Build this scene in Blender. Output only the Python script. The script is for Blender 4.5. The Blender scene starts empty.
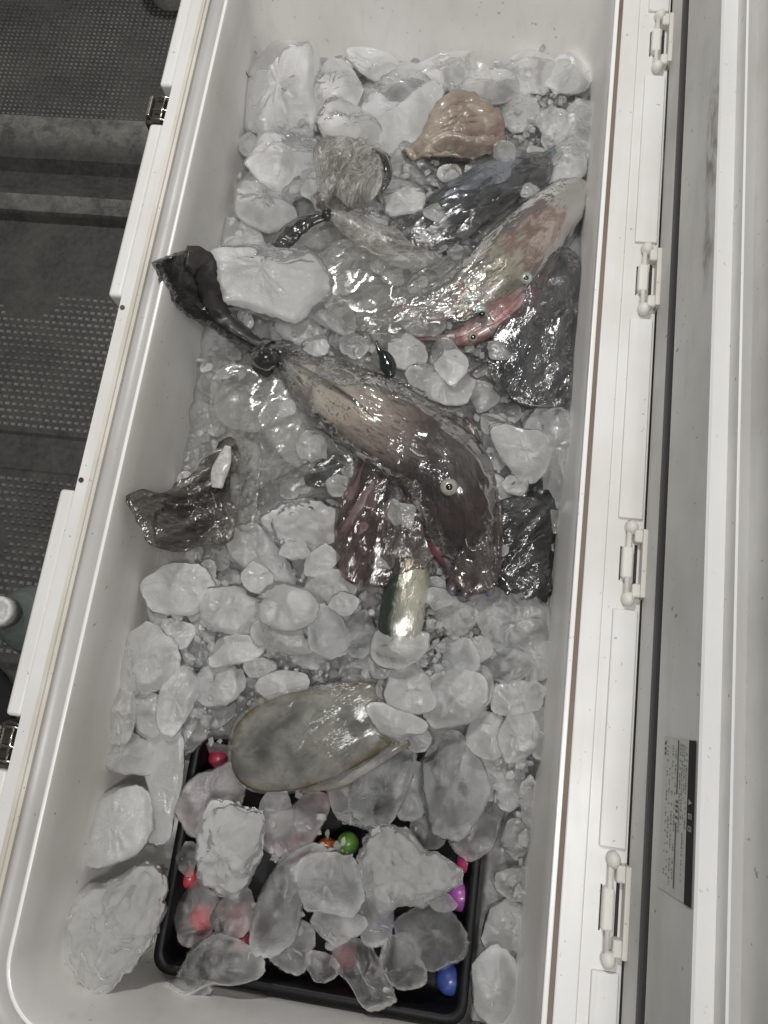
import bpy, bmesh, math, random
import numpy as np
from mathutils import Vector, Matrix, noise
random.seed(11)
R = math.radians
scn = bpy.context.scene
C = scn.collection

# ------------------------------------------------------------------ camera
F, CX, CY, H = 770.0, 384.0, 512.0, 0.70
def _axes(nx=450.0, vp=(800.0, -2530.0)):
    Y = np.array([vp[0]-CX, vp[1]-CY, F]); Y /= np.linalg.norm(Y)
    a = (nx-CX)/F; b = -(Y[0]*a+Y[2])/Y[1]
    D = np.array([a, b, 1.0]); D /= np.linalg.norm(D)
    Z = -D; X = np.cross(Y, Z)
    if X[0] < 0: X = -X
    return np.stack([X, Y, Z], 1)
MC = _axes()                       # camera frame (x right, y down, z forward) = MC @ world
cam = bpy.data.cameras.new('camera'); co = bpy.data.objects.new('camera', cam); C.objects.link(co)
cam.sensor_fit = 'VERTICAL'; cam.sensor_height = 34.6; cam.lens = 34.6*F/1024; cam.clip_start = 0.02; cam.clip_end = 60
Wm = MC.T @ np.diag([1, -1, -1])
co.matrix_world = Matrix.Translation((0, 0, H)) @ Matrix([list(r) for r in Wm]).to_4x4()
scn.camera = co

# ------------------------------------------------------------------ light
w = bpy.data.worlds.new('World'); scn.world = w; w.use_nodes = True
w.node_tree.nodes['Background'].inputs[0].default_value = (0.95, 0.95, 0.92, 1)
w.node_tree.nodes['Background'].inputs[1].default_value = 0.115
def area(name, loc, target, sx, sy, power, col):
    l = bpy.data.lights.new(name, 'AREA'); l.shape = 'RECTANGLE'; l.size = sx; l.size_y = sy; l.energy = power; l.color = col
    o = bpy.data.objects.new(name, l); C.objects.link(o); o.location = loc
    o.rotation_euler = (Vector(target)-Vector(loc)).to_track_quat('-Z', 'Y').to_euler()
    return o
area('overhead_lamp', (0.27, -0.30, 2.0), (-0.05, 0.25, -0.1), 0.8, 0.14, 21.5, (1.0, 0.985, 0.96))
area('glint_fill_light', (-0.55, 1.35, 1.75), (0.0, 0.3, 0.0), 0.20, 0.07, 22.0, (1.0, 0.99, 0.96))  # added fill for wet glints and the lid face, no visible source
scn.view_settings.view_transform = 'Standard'; scn.view_settings.look = 'None'
scn.view_settings.exposure = 0.0; scn.view_settings.gamma = 1.0
scn.render.engine = 'CYCLES'
cy = scn.cycles; cy.max_bounces = 9; cy.transmission_bounces = 7; cy.transparent_max_bounces = 14
cy.diffuse_bounces = 4; cy.glossy_bounces = 3; cy.blur_glossy = 0.6; cy.sample_clamp_indirect = 4.0
cy.use_denoising = True

# ------------------------------------------------------------------ pixel <-> place
def onz(x, y, z=0.0):
    d = MC.T @ np.array([(x-CX)/F, (y-CY)/F, 1.0]); t = (z-H)/d[2]
    return Vector((t*d[0], t*d[1], z))
def proj(p):
    c = MC @ np.array([p[0], p[1], p[2]-H]); return CX+F*c[0]/c[2], CY+F*c[1]/c[2]
LEVEL = [(280,90,-.10),(420,80,-.10),(570,80,-.11),(230,220,-.11),(330,200,-.085),(450,220,-.09),(560,160,-.1),(270,290,-.07),
 (400,330,-.085),(500,300,-.085),(560,350,-.10),(260,400,-.10),(220,470,-.11),(380,430,-.07),(450,480,-.075),(540,450,-.09),
 (540,560,-.11),(300,520,-.085),(180,600,-.095),(300,640,-.085),(400,640,-.08),(520,650,-.095),(140,700,-.10),(200,700,-.105),
 (320,740,-.085),(420,720,-.085),(530,740,-.10),(120,770,-.12),(140,830,-.135),(110,930,-.135),(170,900,-.16),(230,830,-.115),
 (300,860,-.117),(400,870,-.115),(220,970,-.125),(350,970,-.130),(450,950,-.130),(470,800,-.115),(520,850,-.12),(520,960,-.13)]
_L = np.array(LEVEL)
def S(px, py):
    d2 = (_L[:,0]-px)**2+(_L[:,1]-py)**2+400.0
    wt = 1/d2**1.5
    return float((wt*_L[:,2]).sum()/wt.sum())

# ------------------------------------------------------------------ mesh helpers
def obj(name, verts, faces, mat, parent=None, smooth=True, attr=None):
    me = bpy.data.meshes.new(name); me.from_pydata([tuple(v) for v in verts], [], faces); me.update()
    if smooth: me.polygons.foreach_set('use_smooth', [True]*len(me.polygons))
    if attr:
        for an, vals in attr.items():
            a = me.attributes.new(an, 'FLOAT', 'POINT'); a.data.foreach_set('value', vals)
    if mat: me.materials.append(mat)
    o = bpy.data.objects.new(name, me); C.objects.link(o)
    if parent: o.parent = parent
    return o
def bobj(name, bm, mat, parent=None, smooth=False, bevel=0.0, seg=2):
    bmesh.ops.recalc_face_normals(bm, faces=bm.faces)
    me = bpy.data.meshes.new(name); bm.to_mesh(me); bm.free()
    if smooth: me.polygons.foreach_set('use_smooth', [True]*len(me.polygons))
    if mat: me.materials.append(mat)
    o = bpy.data.objects.new(name, me); C.objects.link(o)
    if parent: o.parent = parent
    if bevel:
        m = o.modifiers.new('bevel', 'BEVEL'); m.width = bevel; m.segments = seg; m.limit_method = 'ANGLE'
        me.polygons.foreach_set('use_smooth', [True]*len(me.polygons))
        m.harden_normals = True
    return o
def box(bm, x0, x1, y0, y1, z0, z1):
    v = [bm.verts.new(p) for p in [(x0,y0,z0),(x1,y0,z0),(x1,y1,z0),(x0,y1,z0),(x0,y0,z1),(x1,y0,z1),(x1,y1,z1),(x0,y1,z1)]]
    for f in [(3,2,1,0),(4,5,6,7),(0,1,5,4),(1,2,6,5),(2,3,7,6),(3,0,4,7)]: bm.faces.new([v[i] for i in f])
def cyl(bm, p0, p1, r0, r1=None, n=20):
    r1 = r0 if r1 is None else r1
    p0 = Vector(p0); p1 = Vector(p1); d = (p1-p0)
    q = d.to_track_quat('Z', 'Y')
    a = []; b = []
    for k in range(n):
        c = Vector((math.cos(2*math.pi*k/n), math.sin(2*math.pi*k/n), 0))
        a.append(bm.verts.new(p0+q@(c*r0))); b.append(bm.verts.new(p1+q@(c*r1)))
    for k in range(n): bm.faces.new([a[k], a[(k+1)%n], b[(k+1)%n], b[k]])
    bm.faces.new(a[::-1]); bm.faces.new(b)
def thing(name, label, cat, loc=(0,0,0), group=None):
    o = bpy.data.objects.new(name, None); C.objects.link(o); o.location = loc; o.empty_display_size = 0.02
    return tag(o, label, cat, group)
def tag(o, label, cat, group=None):
    o['label'] = label; o['category'] = cat
    if group: o['group'] = group
    return o
def center(o, z=None):
    """put the origin of a mesh at the middle of its base"""
    me = o.data; n = len(me.vertices); a = np.zeros(n*3); me.vertices.foreach_get('co', a); a = a.reshape(-1, 3)
    c = np.array([(a[:,0].min()+a[:,0].max())/2, (a[:,1].min()+a[:,1].max())/2, a[:,2].min()])
    a -= c; me.vertices.foreach_set('co', a.ravel()); me.update(); o.location = c
    return o

# ------------------------------------------------------------------ materials
class N:
    def __init__(s, name):
        s.m = bpy.data.materials.new(name); s.m.use_nodes = True; s.t = s.m.node_tree; s.t.nodes.clear()
        s.out = s.t.nodes.new('ShaderNodeOutputMaterial')
    def n(s, ty, **kw):
        nd = s.t.nodes.new('ShaderNode'+ty)
        for k, v in kw.items():
            if k[0] == '_': setattr(nd, k[1:], v)
            else:
                key = k.replace('_', ' ')
                if k[0] == 'i' and k[1:].isdigit(): key = int(k[1:])
                if isinstance(v, bpy.types.NodeSocket): s.t.links.new(v, nd.inputs[key])
                else: nd.inputs[key].default_value = v
        return nd
    def coord(s): return s.n('TexCoord').outputs['Object']
    def noise(s, scale, detail=3, rough=.5, vec=None, dist=0.0, kind='FBM'):
        nd = s.n('TexNoise', Vector=vec or s.coord(), Scale=scale, Detail=detail, Roughness=rough, Distortion=dist)
        return nd.outputs['Fac']
    def ramp(s, fac, stops, interp='LINEAR'):
        nd = s.n('ValToRGB', Fac=fac); cr = nd.color_ramp; cr.interpolation = interp
        while len(cr.elements) < len(stops): cr.elements.new(0.5)
        for e, (p, c) in zip(cr.elements, stops):
            e.position = p; e.color = c if len(c) == 4 else (*c, 1)
        return nd.outputs['Color']
    def rng(s, v, a, b, c, d): return s.n('MapRange', Value=v, i1=a, i2=b, i3=c, i4=d).outputs[0]
    def mix(s, f, a, b, mode='MIX'):
        nd = s.t.nodes.new('ShaderNodeMix'); nd.data_type = 'RGBA'; nd.blend_type = mode
        for key, v in ((0, f), (6, a), (7, b)):
            if isinstance(v, bpy.types.NodeSocket): s.t.links.new(v, nd.inputs[key])
            else: nd.inputs[key].default_value = v if key == 0 else ((*v, 1) if len(v) == 3 else v)
        return nd.outputs[2]
    def math(s, op, a, b=0.0, clamp=False):
        nd = s.n('Math', _operation=op, _use_clamp=clamp, i0=a, i1=b); return nd.outputs[0]
    def bump(s, h, strength=.3, dist=.002): return s.n('Bump', Height=h, Strength=strength, Distance=dist).outputs[0]
    def attr(s, name): return s.n('Attribute', _attribute_name=name).outputs['Fac']
    def bsdf(s, **kw): return s.n('BsdfPrincipled', **kw).outputs[0]
    def done(s, sh): s.t.links.new(sh, s.out.inputs[0]); return s.m
def g3(v, c=(1,1,1)): return (v*c[0], v*c[1], v*c[2], 1)

def mat_shell(name, base, dirt, rough=.42, dirt_amt=.5, seed=0.0, bumps=.15):
    k = N(name); co_ = k.n('Mapping', Vector=k.coord(), Location=(seed, seed*.7, 0)).outputs[0]
    big = k.noise(6, 4, .55, co_); smudge = k.ramp(big, [(.42, (0,0,0)), (.72, (1,1,1))])
    st = k.n('Mapping', Vector=co_, Scale=(60, 4, 30)).outputs[0]
    streak = k.ramp(k.noise(1.0, 5, .6, st), [(.52, (0,0,0)), (.75, (1,1,1))])
    sp = k.ramp(k.noise(150, 2, .5, co_), [(.715, (0,0,0)), (.74, (1,1,1))])
    c = k.mix(k.math('MULTIPLY', smudge, dirt_amt), base, dirt)
    c = k.mix(k.math('MULTIPLY', streak, dirt_amt*.6), c, dirt)
    c = k.mix(k.math('MULTIPLY', sp, dirt_amt*.9), c, (.12,.11,.10))
    b = k.bump(k.noise(220, 3, .6, co_), bumps, .0006)
    return k.done(k.bsdf(Base_Color=c, Roughness=k.rng(big, .3, .7, rough-.08, rough+.12), Normal=b, Specular_IOR_Level=.45))
M = {}
M['liner'] = mat_shell('cooler_liner', (.69,.675,.655), (.48,.45,.40), .36, .55, 1.3)
M['bead'] = mat_shell('rim_bead_highlight', (.88,.88,.87), (.6,.58,.54), .22, .3, 1.9)  # whiter than the liner: the rim's edge highlight is put into the colour
M['flange'] = mat_shell('cooler_flange', (.76,.755,.745), (.54,.51,.46), .4, .5, 4.1)
M['pad'] = mat_shell('cooler_pad', (.77,.765,.755), (.56,.53,.48), .4, .5, 7.7)
M['cream'] = mat_shell('rim_stain', (.68,.65,.58), (.40,.35,.28), .5, .7, 2.2)
M['groove'] = mat_shell('rim_groove', (.20,.15,.12), (.12,.09,.07), .6, .8, 3.1)
M['channel'] = mat_shell('rim_channel', (.47,.46,.45), (.30,.29,.28), .35, .5, 9.1)
M['hinge'] = mat_shell('hinge_plastic', (.78,.765,.72), (.50,.46,.40), .45, .45, 5.1)
M['lid'] = mat_shell('lid_liner', (.63,.62,.60), (.38,.37,.34), .5, .7, 6.1)
M['lidband_lit'] = mat_shell('lid_band_lit', (.76,.76,.755), (.56,.555,.54), .45, .25, 8.8)  # paler copy of the lid: stronger light on its slopes put into the colour
def mat_plain(name, col, rough=.5, metal=0.0, bump=0.0, scale=200, coat=0.0, var=.25, spec=.5):
    k = N(name); nz = k.noise(scale, 3, .6)
    c = k.mix(k.rng(nz, .3, .7, 0, 1), tuple(v*(1-var) for v in col), tuple(min(1, v*(1+var)) for v in col))
    kw = dict(Base_Color=c, Roughness=rough, Metallic=metal, Coat_Weight=coat, Coat_Roughness=.08, Specular_IOR_Level=spec)
    if bump: kw['Normal'] = k.bump(nz, bump, .001)
    return k.done(k.bsdf(**kw))
M['black_rubber'] = mat_plain('black_rubber', (.022,.02,.022), .55, 0, .3, 300)
M['slot_shade'] = mat_plain('slot_shade_dark', (.03,.028,.026), .8)  # near-black paint for the shade in the hinge slots, on solid strips
M['tray'] = mat_plain('black_tray_plastic', (.004,.0035,.0045), .45, 0, .3, 160, .0, .25, .22)
M['latch_black'] = mat_plain('latch_black', (.03,.028,.02), .3, 0, .1, 200, .4)
M['chrome'] = mat_plain('latch_steel', (.55,.53,.48), .22, 1.0, .1, 300)
M['latch_matte'] = mat_plain('dark_strap_plastic', (.03,.027,.025), .45, 0, .5, 90, .2)
M['screw'] = mat_plain('screw_steel', (.10,.09,.09), .4, .7)
M['white_cap'] = mat_plain('bottle_cap_plastic', (.62,.62,.60), .45)
M['pale_foam'] = mat_plain('pale_tub_plastic', (.36,.36,.34), .6)
M['black_cloth'] = mat_plain('black_cloth', (.012,.012,.014), .9, 0, .5, 120)
M['green'] = mat_plain('green_plastic', (.06,.20,.04), .5)
M['fiber'] = mat_plain('dark_strand', (.09,.08,.07), .6)

def mat_ice(name, clear, tint=(.925,.925,.915), rough=.2, bump=.28, bscale=110, rbase=.8):
    k = N(name); co_ = k.n('TexCoord').outputs['Object']
    oi = k.n('ObjectInfo'); off = k.n('Mapping', Vector=co_).outputs[0]
    rnd = oi.outputs['Random']
    vec = k.n('VectorMath', _operation='ADD', i0=co_, i1=k.n('CombineXYZ', X=k.math('MULTIPLY', rnd, 9.0), Y=rnd).outputs[0]).outputs[0]
    cl = k.noise(55, 4, .6, vec, .6)
    edge = k.attr('edge')
    # cloudy core and frosted rim; clear glassy shoulders
    cloud = k.rng(cl, .36, .64, 1.0, 0.0)
    f = k.math('MULTIPLY', k.rng(rnd, 0, 1, .8, 1.15), clear)
    f = k.math('MULTIPLY', f, k.rng(cl, .34, .66, .82, 1.12))
    f = k.math('SUBTRACT', f, k.math('MULTIPLY', k.math('MULTIPLY', k.math('POWER', edge, 7.0), .75), k.rng(k.noise(120, 4, .6, vec), .38, .6, .15, 1.0)), True)
    cracks = k.ramp(k.n('TexVoronoi', _feature='DISTANCE_TO_EDGE', Vector=vec, Scale=75, Randomness=1.0).outputs['Distance'], [(0, (1,1,1)), (.035, (0,0,0))])
    f = k.math('SUBTRACT', f, k.math('MULTIPLY', cracks, k.rng(k.noise(30,2,.5,vec), .55, .66, 0, .14)), True)
    bub = k.ramp(k.noise(520, 2, .5, vec), [(.66, (0,0,0)), (.72, (1,1,1))])
    f = k.math('SUBTRACT', f, k.math('MULTIPLY', bub, .35), True)
    b1 = k.bump(k.noise(bscale, 5, .62, vec), bump, .0030)
    b2 = k.n('Bump', Height=k.noise(bscale*4.5, 3, .6, vec), Strength=bump*2.6, Distance=.0010, Normal=b1).outputs[0]
    colr = k.mix(k.rng(rnd, 0, 1, 0, 1), g3(rbase, tint), g3(rbase*.86, (.95,.945,.92)))
    df = k.n('BsdfDiffuse', Color=colr, Normal=b2).outputs[0]; tl = k.n('BsdfTranslucent', Color=colr, Normal=b2).outputs[0]
    body = k.n('MixShader', Fac=.42, i1=df, i2=tl).outputs[0]
    tr = k.n('BsdfTransparent', Color=(*[.93+.07*c_ for c_ in tint], 1)).outputs[0]
    rf = k.n('BsdfRefraction', Color=(.97,.98,.98,1), IOR=1.16, Roughness=.32, Normal=b2).outputs[0]
    clr = k.n('MixShader', Fac=.52, i1=tr, i2=rf).outputs[0]
    m_ = k.n('MixShader', Fac=f, i1=body, i2=clr).outputs[0]
    gl = k.n('BsdfGlossy', Color=(.95,.96,.97,1), Roughness=.07, Normal=b2).outputs[0]
    fr = k.n('Fresnel', IOR=1.28).outputs[0]
    sh = k.n('MixShader', Fac=k.math('MULTIPLY', k.math('ADD', k.math('MULTIPLY', fr, .9), .055), 1.0, True), i1=m_, i2=gl).outputs[0]
    return k.done(sh)
M['C'] = mat_ice('cloudy_ice', .54, rbase=.90, rough=.42)
M['G'] = mat_ice('grey_ice', .72, rbase=.86, rough=.34)
M['L'] = mat_ice('clear_ice', .94, rbase=.88, rough=.24, bump=.35)
M['R'] = mat_ice('crusted_ice', .50, rbase=.97, rough=.22, bump=.34, bscale=260)
M['P'] = mat_ice('pink_tinged_ice', .86, tint=(.95,.85,.86), rbase=.84, rough=.18)
M['bed'] = mat_ice('crushed_ice', .30, rbase=.60, rough=.3, bump=.6)

def mat_film(name, veil=.10, tint=(.93,.93,.92), dirt=None, dirt_amt=0.0, rough=.13, scale=52, strength=.5, gloss=1.0, tdirt=None):
    k = N(name); v0 = k.coord(); v = k.n('CombineXYZ', X=k.math('MULTIPLY', k.attr('fu'), .38), Y=k.attr('fv'), Z=0.0).outputs[0]
    calm = k.rng(k.noise(26, 2, .5, v0), .40, .62, .22, 1.0)
    nz = k.noise(scale, 3, .5, v, 1.8); n2 = k.noise(scale*2.2, 1.5, .4, k.n('Mapping', Vector=v, Scale=(1.0, .6, 1.0), Rotation=(0, 0, .5)).outputs[0], 1.5)
    r1 = k.math('ABSOLUTE', k.math('SUBTRACT', nz, .5)); r2 = k.math('ABSOLUTE', k.math('SUBTRACT', n2, .5))
    h = k.math('ADD', k.math('MULTIPLY', r1, 3.0), k.math('MULTIPLY', r2, 1.6))
    b = k.bump(k.math('MULTIPLY', h, calm), strength, .0030)
    fr = k.n('Fresnel', IOR=1.35).outputs[0]
    tr = k.n('BsdfTransparent', Color=(*tint, 1)).outputs[0]
    gl = k.n('BsdfGlossy', Color=(.95,.95,.95,1), Roughness=rough, Normal=b).outputs[0]
    gfac = k.math('MULTIPLY', k.math('ADD', k.math('MULTIPLY', fr, .55), .030), 1.25*gloss, True)
    veilc = k.n('BsdfDiffuse', Color=(.70,.69,.67,1), Normal=b).outputs[0]
    tl = k.n('BsdfTranslucent', Color=(.7,.7,.68,1), Normal=b).outputs[0]
    vv = k.n('MixShader', Fac=.35, i1=veilc, i2=tl).outputs[0]
    crease = k.math('MULTIPLY', k.rng(k.math('MINIMUM', r1, r2), 0.0, .05, veil*1.5, veil*.65), k.rng(calm, .22, 1, .6, 1.0))
    a = k.n('MixShader', Fac=crease, i1=tr, i2=vv).outputs[0]
    if dirt:
        dm = k.noise(48, 4, .6, v, 1.5); sp = k.noise(380, 3, .7, v0)
        m1 = k.ramp(dm, [(.46, (0,0,0)), (.62, (1,1,1))]); m2 = k.ramp(sp, [(.52, (0,0,0)), (.62, (1,1,1))])
        mm = k.math('MULTIPLY', k.math('ADD', m1, k.math('MULTIPLY', m2, .25)), dirt_amt, True)
        if tdirt:
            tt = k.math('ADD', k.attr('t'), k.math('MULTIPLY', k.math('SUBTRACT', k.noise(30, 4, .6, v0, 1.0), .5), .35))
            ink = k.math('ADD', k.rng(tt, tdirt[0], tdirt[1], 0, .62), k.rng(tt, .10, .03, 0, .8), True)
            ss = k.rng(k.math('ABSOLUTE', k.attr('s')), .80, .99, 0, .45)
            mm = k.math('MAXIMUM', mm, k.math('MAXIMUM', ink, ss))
        dd = k.n('BsdfDiffuse', Color=(*dirt, 1), Normal=b).outputs[0]
        a = k.n('MixShader', Fac=mm, i1=a, i2=dd).outputs[0]
    return k.done(k.n('MixShader', Fac=gfac, i1=a, i2=gl).outputs[0])
M['film'] = mat_film('clear_bag_film', .08)
M['film_slate'] = mat_film('grey_wet_bag_film', .05, tint=(.72,.72,.73), gloss=1.2, scale=70)
M['film_soft'] = mat_film('loose_bag_film', .15, scale=34, strength=.36, gloss=.8)
M['film_fit'] = mat_film('close_fitting_film', .12, scale=40, strength=.5, gloss=.45, rough=.16)
M['film_ink'] = mat_film('inky_bag_film', .10, tint=(.74,.72,.69), dirt=(.035,.028,.024), dirt_amt=.55)
M['film_spot'] = mat_film('speckled_bag_film', .08, tint=(.93,.91,.88), dirt=(.06,.05,.045), dirt_amt=.30)
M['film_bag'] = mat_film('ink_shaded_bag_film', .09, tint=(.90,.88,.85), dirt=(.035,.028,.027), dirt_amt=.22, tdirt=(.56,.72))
M['film_dark2'] = mat_film('brown_stained_film', .08, tint=(.80,.76,.74), dirt=(.05,.032,.032), dirt_amt=.5)
M['film_matte'] = mat_film('cloudy_bag_film', .42, tint=(.88,.87,.85), dirt=(.10,.085,.07), dirt_amt=.42, gloss=.35, rough=.25)
M['film_strap'] = mat_film('dark_twisted_film', .10, tint=(.35,.34,.33), dirt=(.018,.016,.016), dirt_amt=.85, gloss=.55, rough=.16)
M['film_dark'] = mat_film('dark_bag_film', .07, tint=(.55,.54,.54), dirt=(.02,.018,.02), dirt_amt=.65, gloss=1.25)

def mat_flesh(name, stops, spots=None, spot_amt=.5, rough=.35, coat=.6, metal=0.0, scale=60, mixn=.10, belly=None, wrinkle=.35, streak=True):
    """colour follows the length of the body (attribute t) broken up by noise"""
    k = N(name); v = k.coord(); t = k.attr('t')
    if streak: v = k.n('CombineXYZ', X=k.math('MULTIPLY', k.attr('fu'), .35), Y=k.attr('fv'), Z=k.n('SeparateXYZ', Vector=v).outputs['Z']).outputs[0]
    nz = k.noise(scale*1.25, 6, .7, v, 1.2)
    tt = k.math('ADD', t, k.math('MULTIPLY', k.math('SUBTRACT', nz, .5), mixn*2), True)
    c = k.ramp(tt, stops)
    if belly:
        s_ = k.attr('s'); c = k.mix(k.rng(k.math('ADD', s_, k.math('MULTIPLY', k.math('SUBTRACT', nz, .5), .9)), -.15, .45, 0, 1), c, belly)
    if spots:
        m1 = k.ramp(k.noise(450, 3, .6, v), [(.54, (0,0,0)), (.64, (1,1,1))]); m2 = k.ramp(k.noise(90, 3, .6, v), [(.42, (0,0,0)), (.6, (1,1,1))])
        c = k.mix(k.math('MULTIPLY', k.math('MULTIPLY', m1, m2), spot_amt), c, spots)
    b = k.bump(k.noise(120, 5, .65, v, 1.5), wrinkle, .003)
    return k.done(k.bsdf(Base_Color=c, Roughness=rough, Coat_Weight=coat, Coat_Roughness=.06, Metallic=metal, Normal=b,
                         Subsurface_Weight=.0))
M['mantle'] = mat_flesh('ink_stained_mantle', [(0,(.05,.04,.035)),(.10,(.42,.40,.36)),(.40,(.58,.55,.49)),(.60,(.40,.35,.32)),(.75,(.20,.15,.14)),(.88,(.05,.035,.035)),(1,(.03,.02,.022))], (.05,.04,.035), .95, coat=.3)
M['darkhead'] = mat_flesh('dark_squid_head', [(0,(.035,.028,.03)),(.38,(.03,.024,.026)),(.55,(.13,.035,.045)),(.68,(.05,.03,.035)),(.85,(.085,.095,.12)),(1,(.05,.06,.09))], (.2,.18,.17), .35)
M['purple'] = mat_flesh('purple_flesh', [(0,(.15,.12,.11)),(.25,(.11,.07,.07)),(.45,(.17,.12,.115)),(.6,(.085,.035,.042)),(.8,(.14,.085,.09)),(1,(.10,.05,.06))], (.04,.025,.028), .8, coat=.5, mixn=.35, scale=45)
M['olive_sq'] = mat_flesh('olive_silver_mantle', [(0,(.38,.38,.33)),(.14,(.20,.19,.14)),(.28,(.42,.40,.34)),(.40,(.26,.13,.11)),(.52,(.44,.38,.34)),(.62,(.22,.13,.11)),(.76,(.38,.37,.28)),(.88,(.16,.15,.12)),(1,(.36,.34,.31))], (.28,.10,.09), .6, scale=45, mixn=.42, rough=.22, metal=.25)
M['pink_sq'] = mat_flesh('pink_flesh', [(0,(.15,.13,.13)),(.2,(.34,.28,.27)),(.4,(.20,.10,.10)),(.6,(.36,.24,.23)),(.8,(.24,.09,.09)),(1,(.28,.20,.19))], (.40,.38,.36), .6, mixn=.42, rough=.25, metal=.15)
M['grey_sq'] = mat_flesh('slate_squid_skin', [(0,(.10,.10,.11)),(.25,(.20,.20,.21)),(.45,(.06,.06,.07)),(.65,(.15,.15,.155)),(1,(.04,.038,.04))], (.3,.3,.3), .4, scale=50, mixn=.4)
M['brown_fl'] = mat_flesh('brown_translucent_flesh', [(0,(.27,.22,.17)),(.35,(.34,.29,.235)),(.6,(.24,.185,.15)),(.8,(.30,.25,.20)),(1,(.20,.13,.12))], (.20,.13,.11), .5, mixn=.25, rough=.3, wrinkle=.5)
M['blue_fish'] = mat_flesh('blue_silver_skin', [(0,(.13,.14,.15)),(.3,(.26,.275,.29)),(.5,(.10,.11,.13)),(.7,(.24,.26,.28)),(1,(.14,.14,.145))], (.02,.02,.03), .8, rough=.28, coat=.5, metal=.35, mixn=.35)
M['silver_fish'] = mat_flesh('silver_green_skin', [(0,(.36,.35,.26)),(.4,(.62,.60,.50)),(1,(.5,.5,.46))], (.15,.16,.12), .6, rough=.24, coat=.6, metal=.6, belly=(.05,.065,.05))
M['silver_fish2'] = mat_flesh('pinkish_silver_skin', [(0,(.30,.27,.24)),(.25,(.55,.50,.46)),(.45,(.34,.20,.18)),(.65,(.52,.50,.42)),(1,(.25,.22,.2))], (.12,.10,.09), .6, rough=.22, coat=.4, metal=.5, mixn=.3, belly=(.10,.10,.09))
M['arm_grey'] = mat_flesh('blue_grey_arm', [(0,(.08,.07,.075)),(.4,(.12,.11,.12)),(.7,(.14,.15,.18)),(1,(.09,.10,.13))], (.04,.03,.035), .6, mixn=.3)
M['beige_fl'] = mat_flesh('beige_fillet', [(0,(.16,.13,.08)),(.12,(.27,.25,.20)),(.3,(.20,.195,.18)),(.5,(.30,.29,.265)),(.68,(.16,.155,.15)),(.85,(.24,.215,.17)),(1,(.12,.085,.045))], (.10,.10,.10), .3, scale=22, mixn=.55, wrinkle=.3, coat=.5)
def mat_fillet():
    k = N('translucent_fillet'); v = k.coord(); s_ = k.attr('s')
    nz = k.noise(24, 4, .55, v, .8); fine = k.noise(140, 4, .6, v)
    c = k.ramp(k.noise(15, 2, .5, v, .3), [(.36, (.16,.16,.15)), (.47, (.33,.325,.30)), (.60, (.43,.42,.38)), (.70, (.34,.33,.29))])
    e_ = k.rng(k.math('ADD', s_, k.math('MULTIPLY', k.math('SUBTRACT', nz, .5), .5)), .86, 1.04, 0, 1)
    c = k.mix(e_, c, (.17,.135,.08)); c = k.mix(k.rng(fine, .45, .7, 0, .35), c, (.12,.11,.09))
    return k.done(k.bsdf(Base_Color=c, Roughness=.45, Coat_Weight=0.0, Transmission_Weight=.42, IOR=1.2, Normal=k.bump(fine, .3, .002)))
M['fillet'] = mat_fillet()
M['glossblack'] = mat_plain('glossy_black_skin', (.012,.016,.014), .12, 0, .5, 90, 1.0)
M['eye_ring'] = mat_plain('eye_ring', (.30,.27,.22), .25, .2, .2, 500, 1.0)
M['eye_pale'] = mat_plain('pale_eye_ring', (.33,.31,.26), .3, .1, .3, 400, .6)
M['eye_white'] = mat_plain('eye_silver', (.46,.54,.50), .2, .3, .2, 500, 1.0)
M['pupil'] = mat_plain('pupil', (.01,.01,.012), .1, 0, 0, 100, 1.0)
M['goldf'] = mat_plain('gold_glint', (.6,.5,.22), .2, .8)
M['white_fl'] = mat_plain('pale_tentacle_flesh', (.46,.45,.43), .4, 0, .3, 200, .6)

# floor mat
ZF = -0.42
def mat_deck():
    k = N('dark_deck_rubber'); v = k.coord(); sx = k.n('SeparateXYZ', Vector=v)
    nz = k.noise(5, 5, .6, v); fine = k.noise(90, 4, .7, v)
    mud = k.ramp(k.noise(9, 6, .65, v, .8), [(.40, (0,0,0)), (.68, (1,1,1))])
    c = k.mix(k.rng(fine, .3, .7, 0, 1), (.028,.027,.026), (.065,.062,.058))
    c = k.mix(k.math('MULTIPLY', mud, .45), c, (.105,.10,.09))
    wear = k.math('MULTIPLY', k.rng(sx.outputs['Z'], ZF+.012, ZF+.026, 0, 1), k.rng(k.noise(34, 6, .75, v, .2), .38, .62, .1, 1))
    c = k.mix(wear, c, (.19,.185,.17))
    return k.done(k.bsdf(Base_Color=c, Roughness=k.rng(nz, .3, .7, .5, .8), Normal=k.bump(fine, .5, .002), Specular_IOR_Level=.4))
M['deck'] = mat_deck()
def mat_stud():
    k = N('worn_stud_rubber'); v = k.coord(); fine = k.noise(70, 4, .7, v); patch = k.noise(7, 4, .6, v)
    c = k.mix(k.rng(fine, .3, .7, 0, 1), (.12,.117,.11), (.25,.24,.225)); c = k.mix(k.rng(patch, .35, .65, 0, .75), c, (.045,.044,.04))
    return k.done(k.bsdf(Base_Color=c, Roughness=.65))
M['stud'] = mat_stud()

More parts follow.
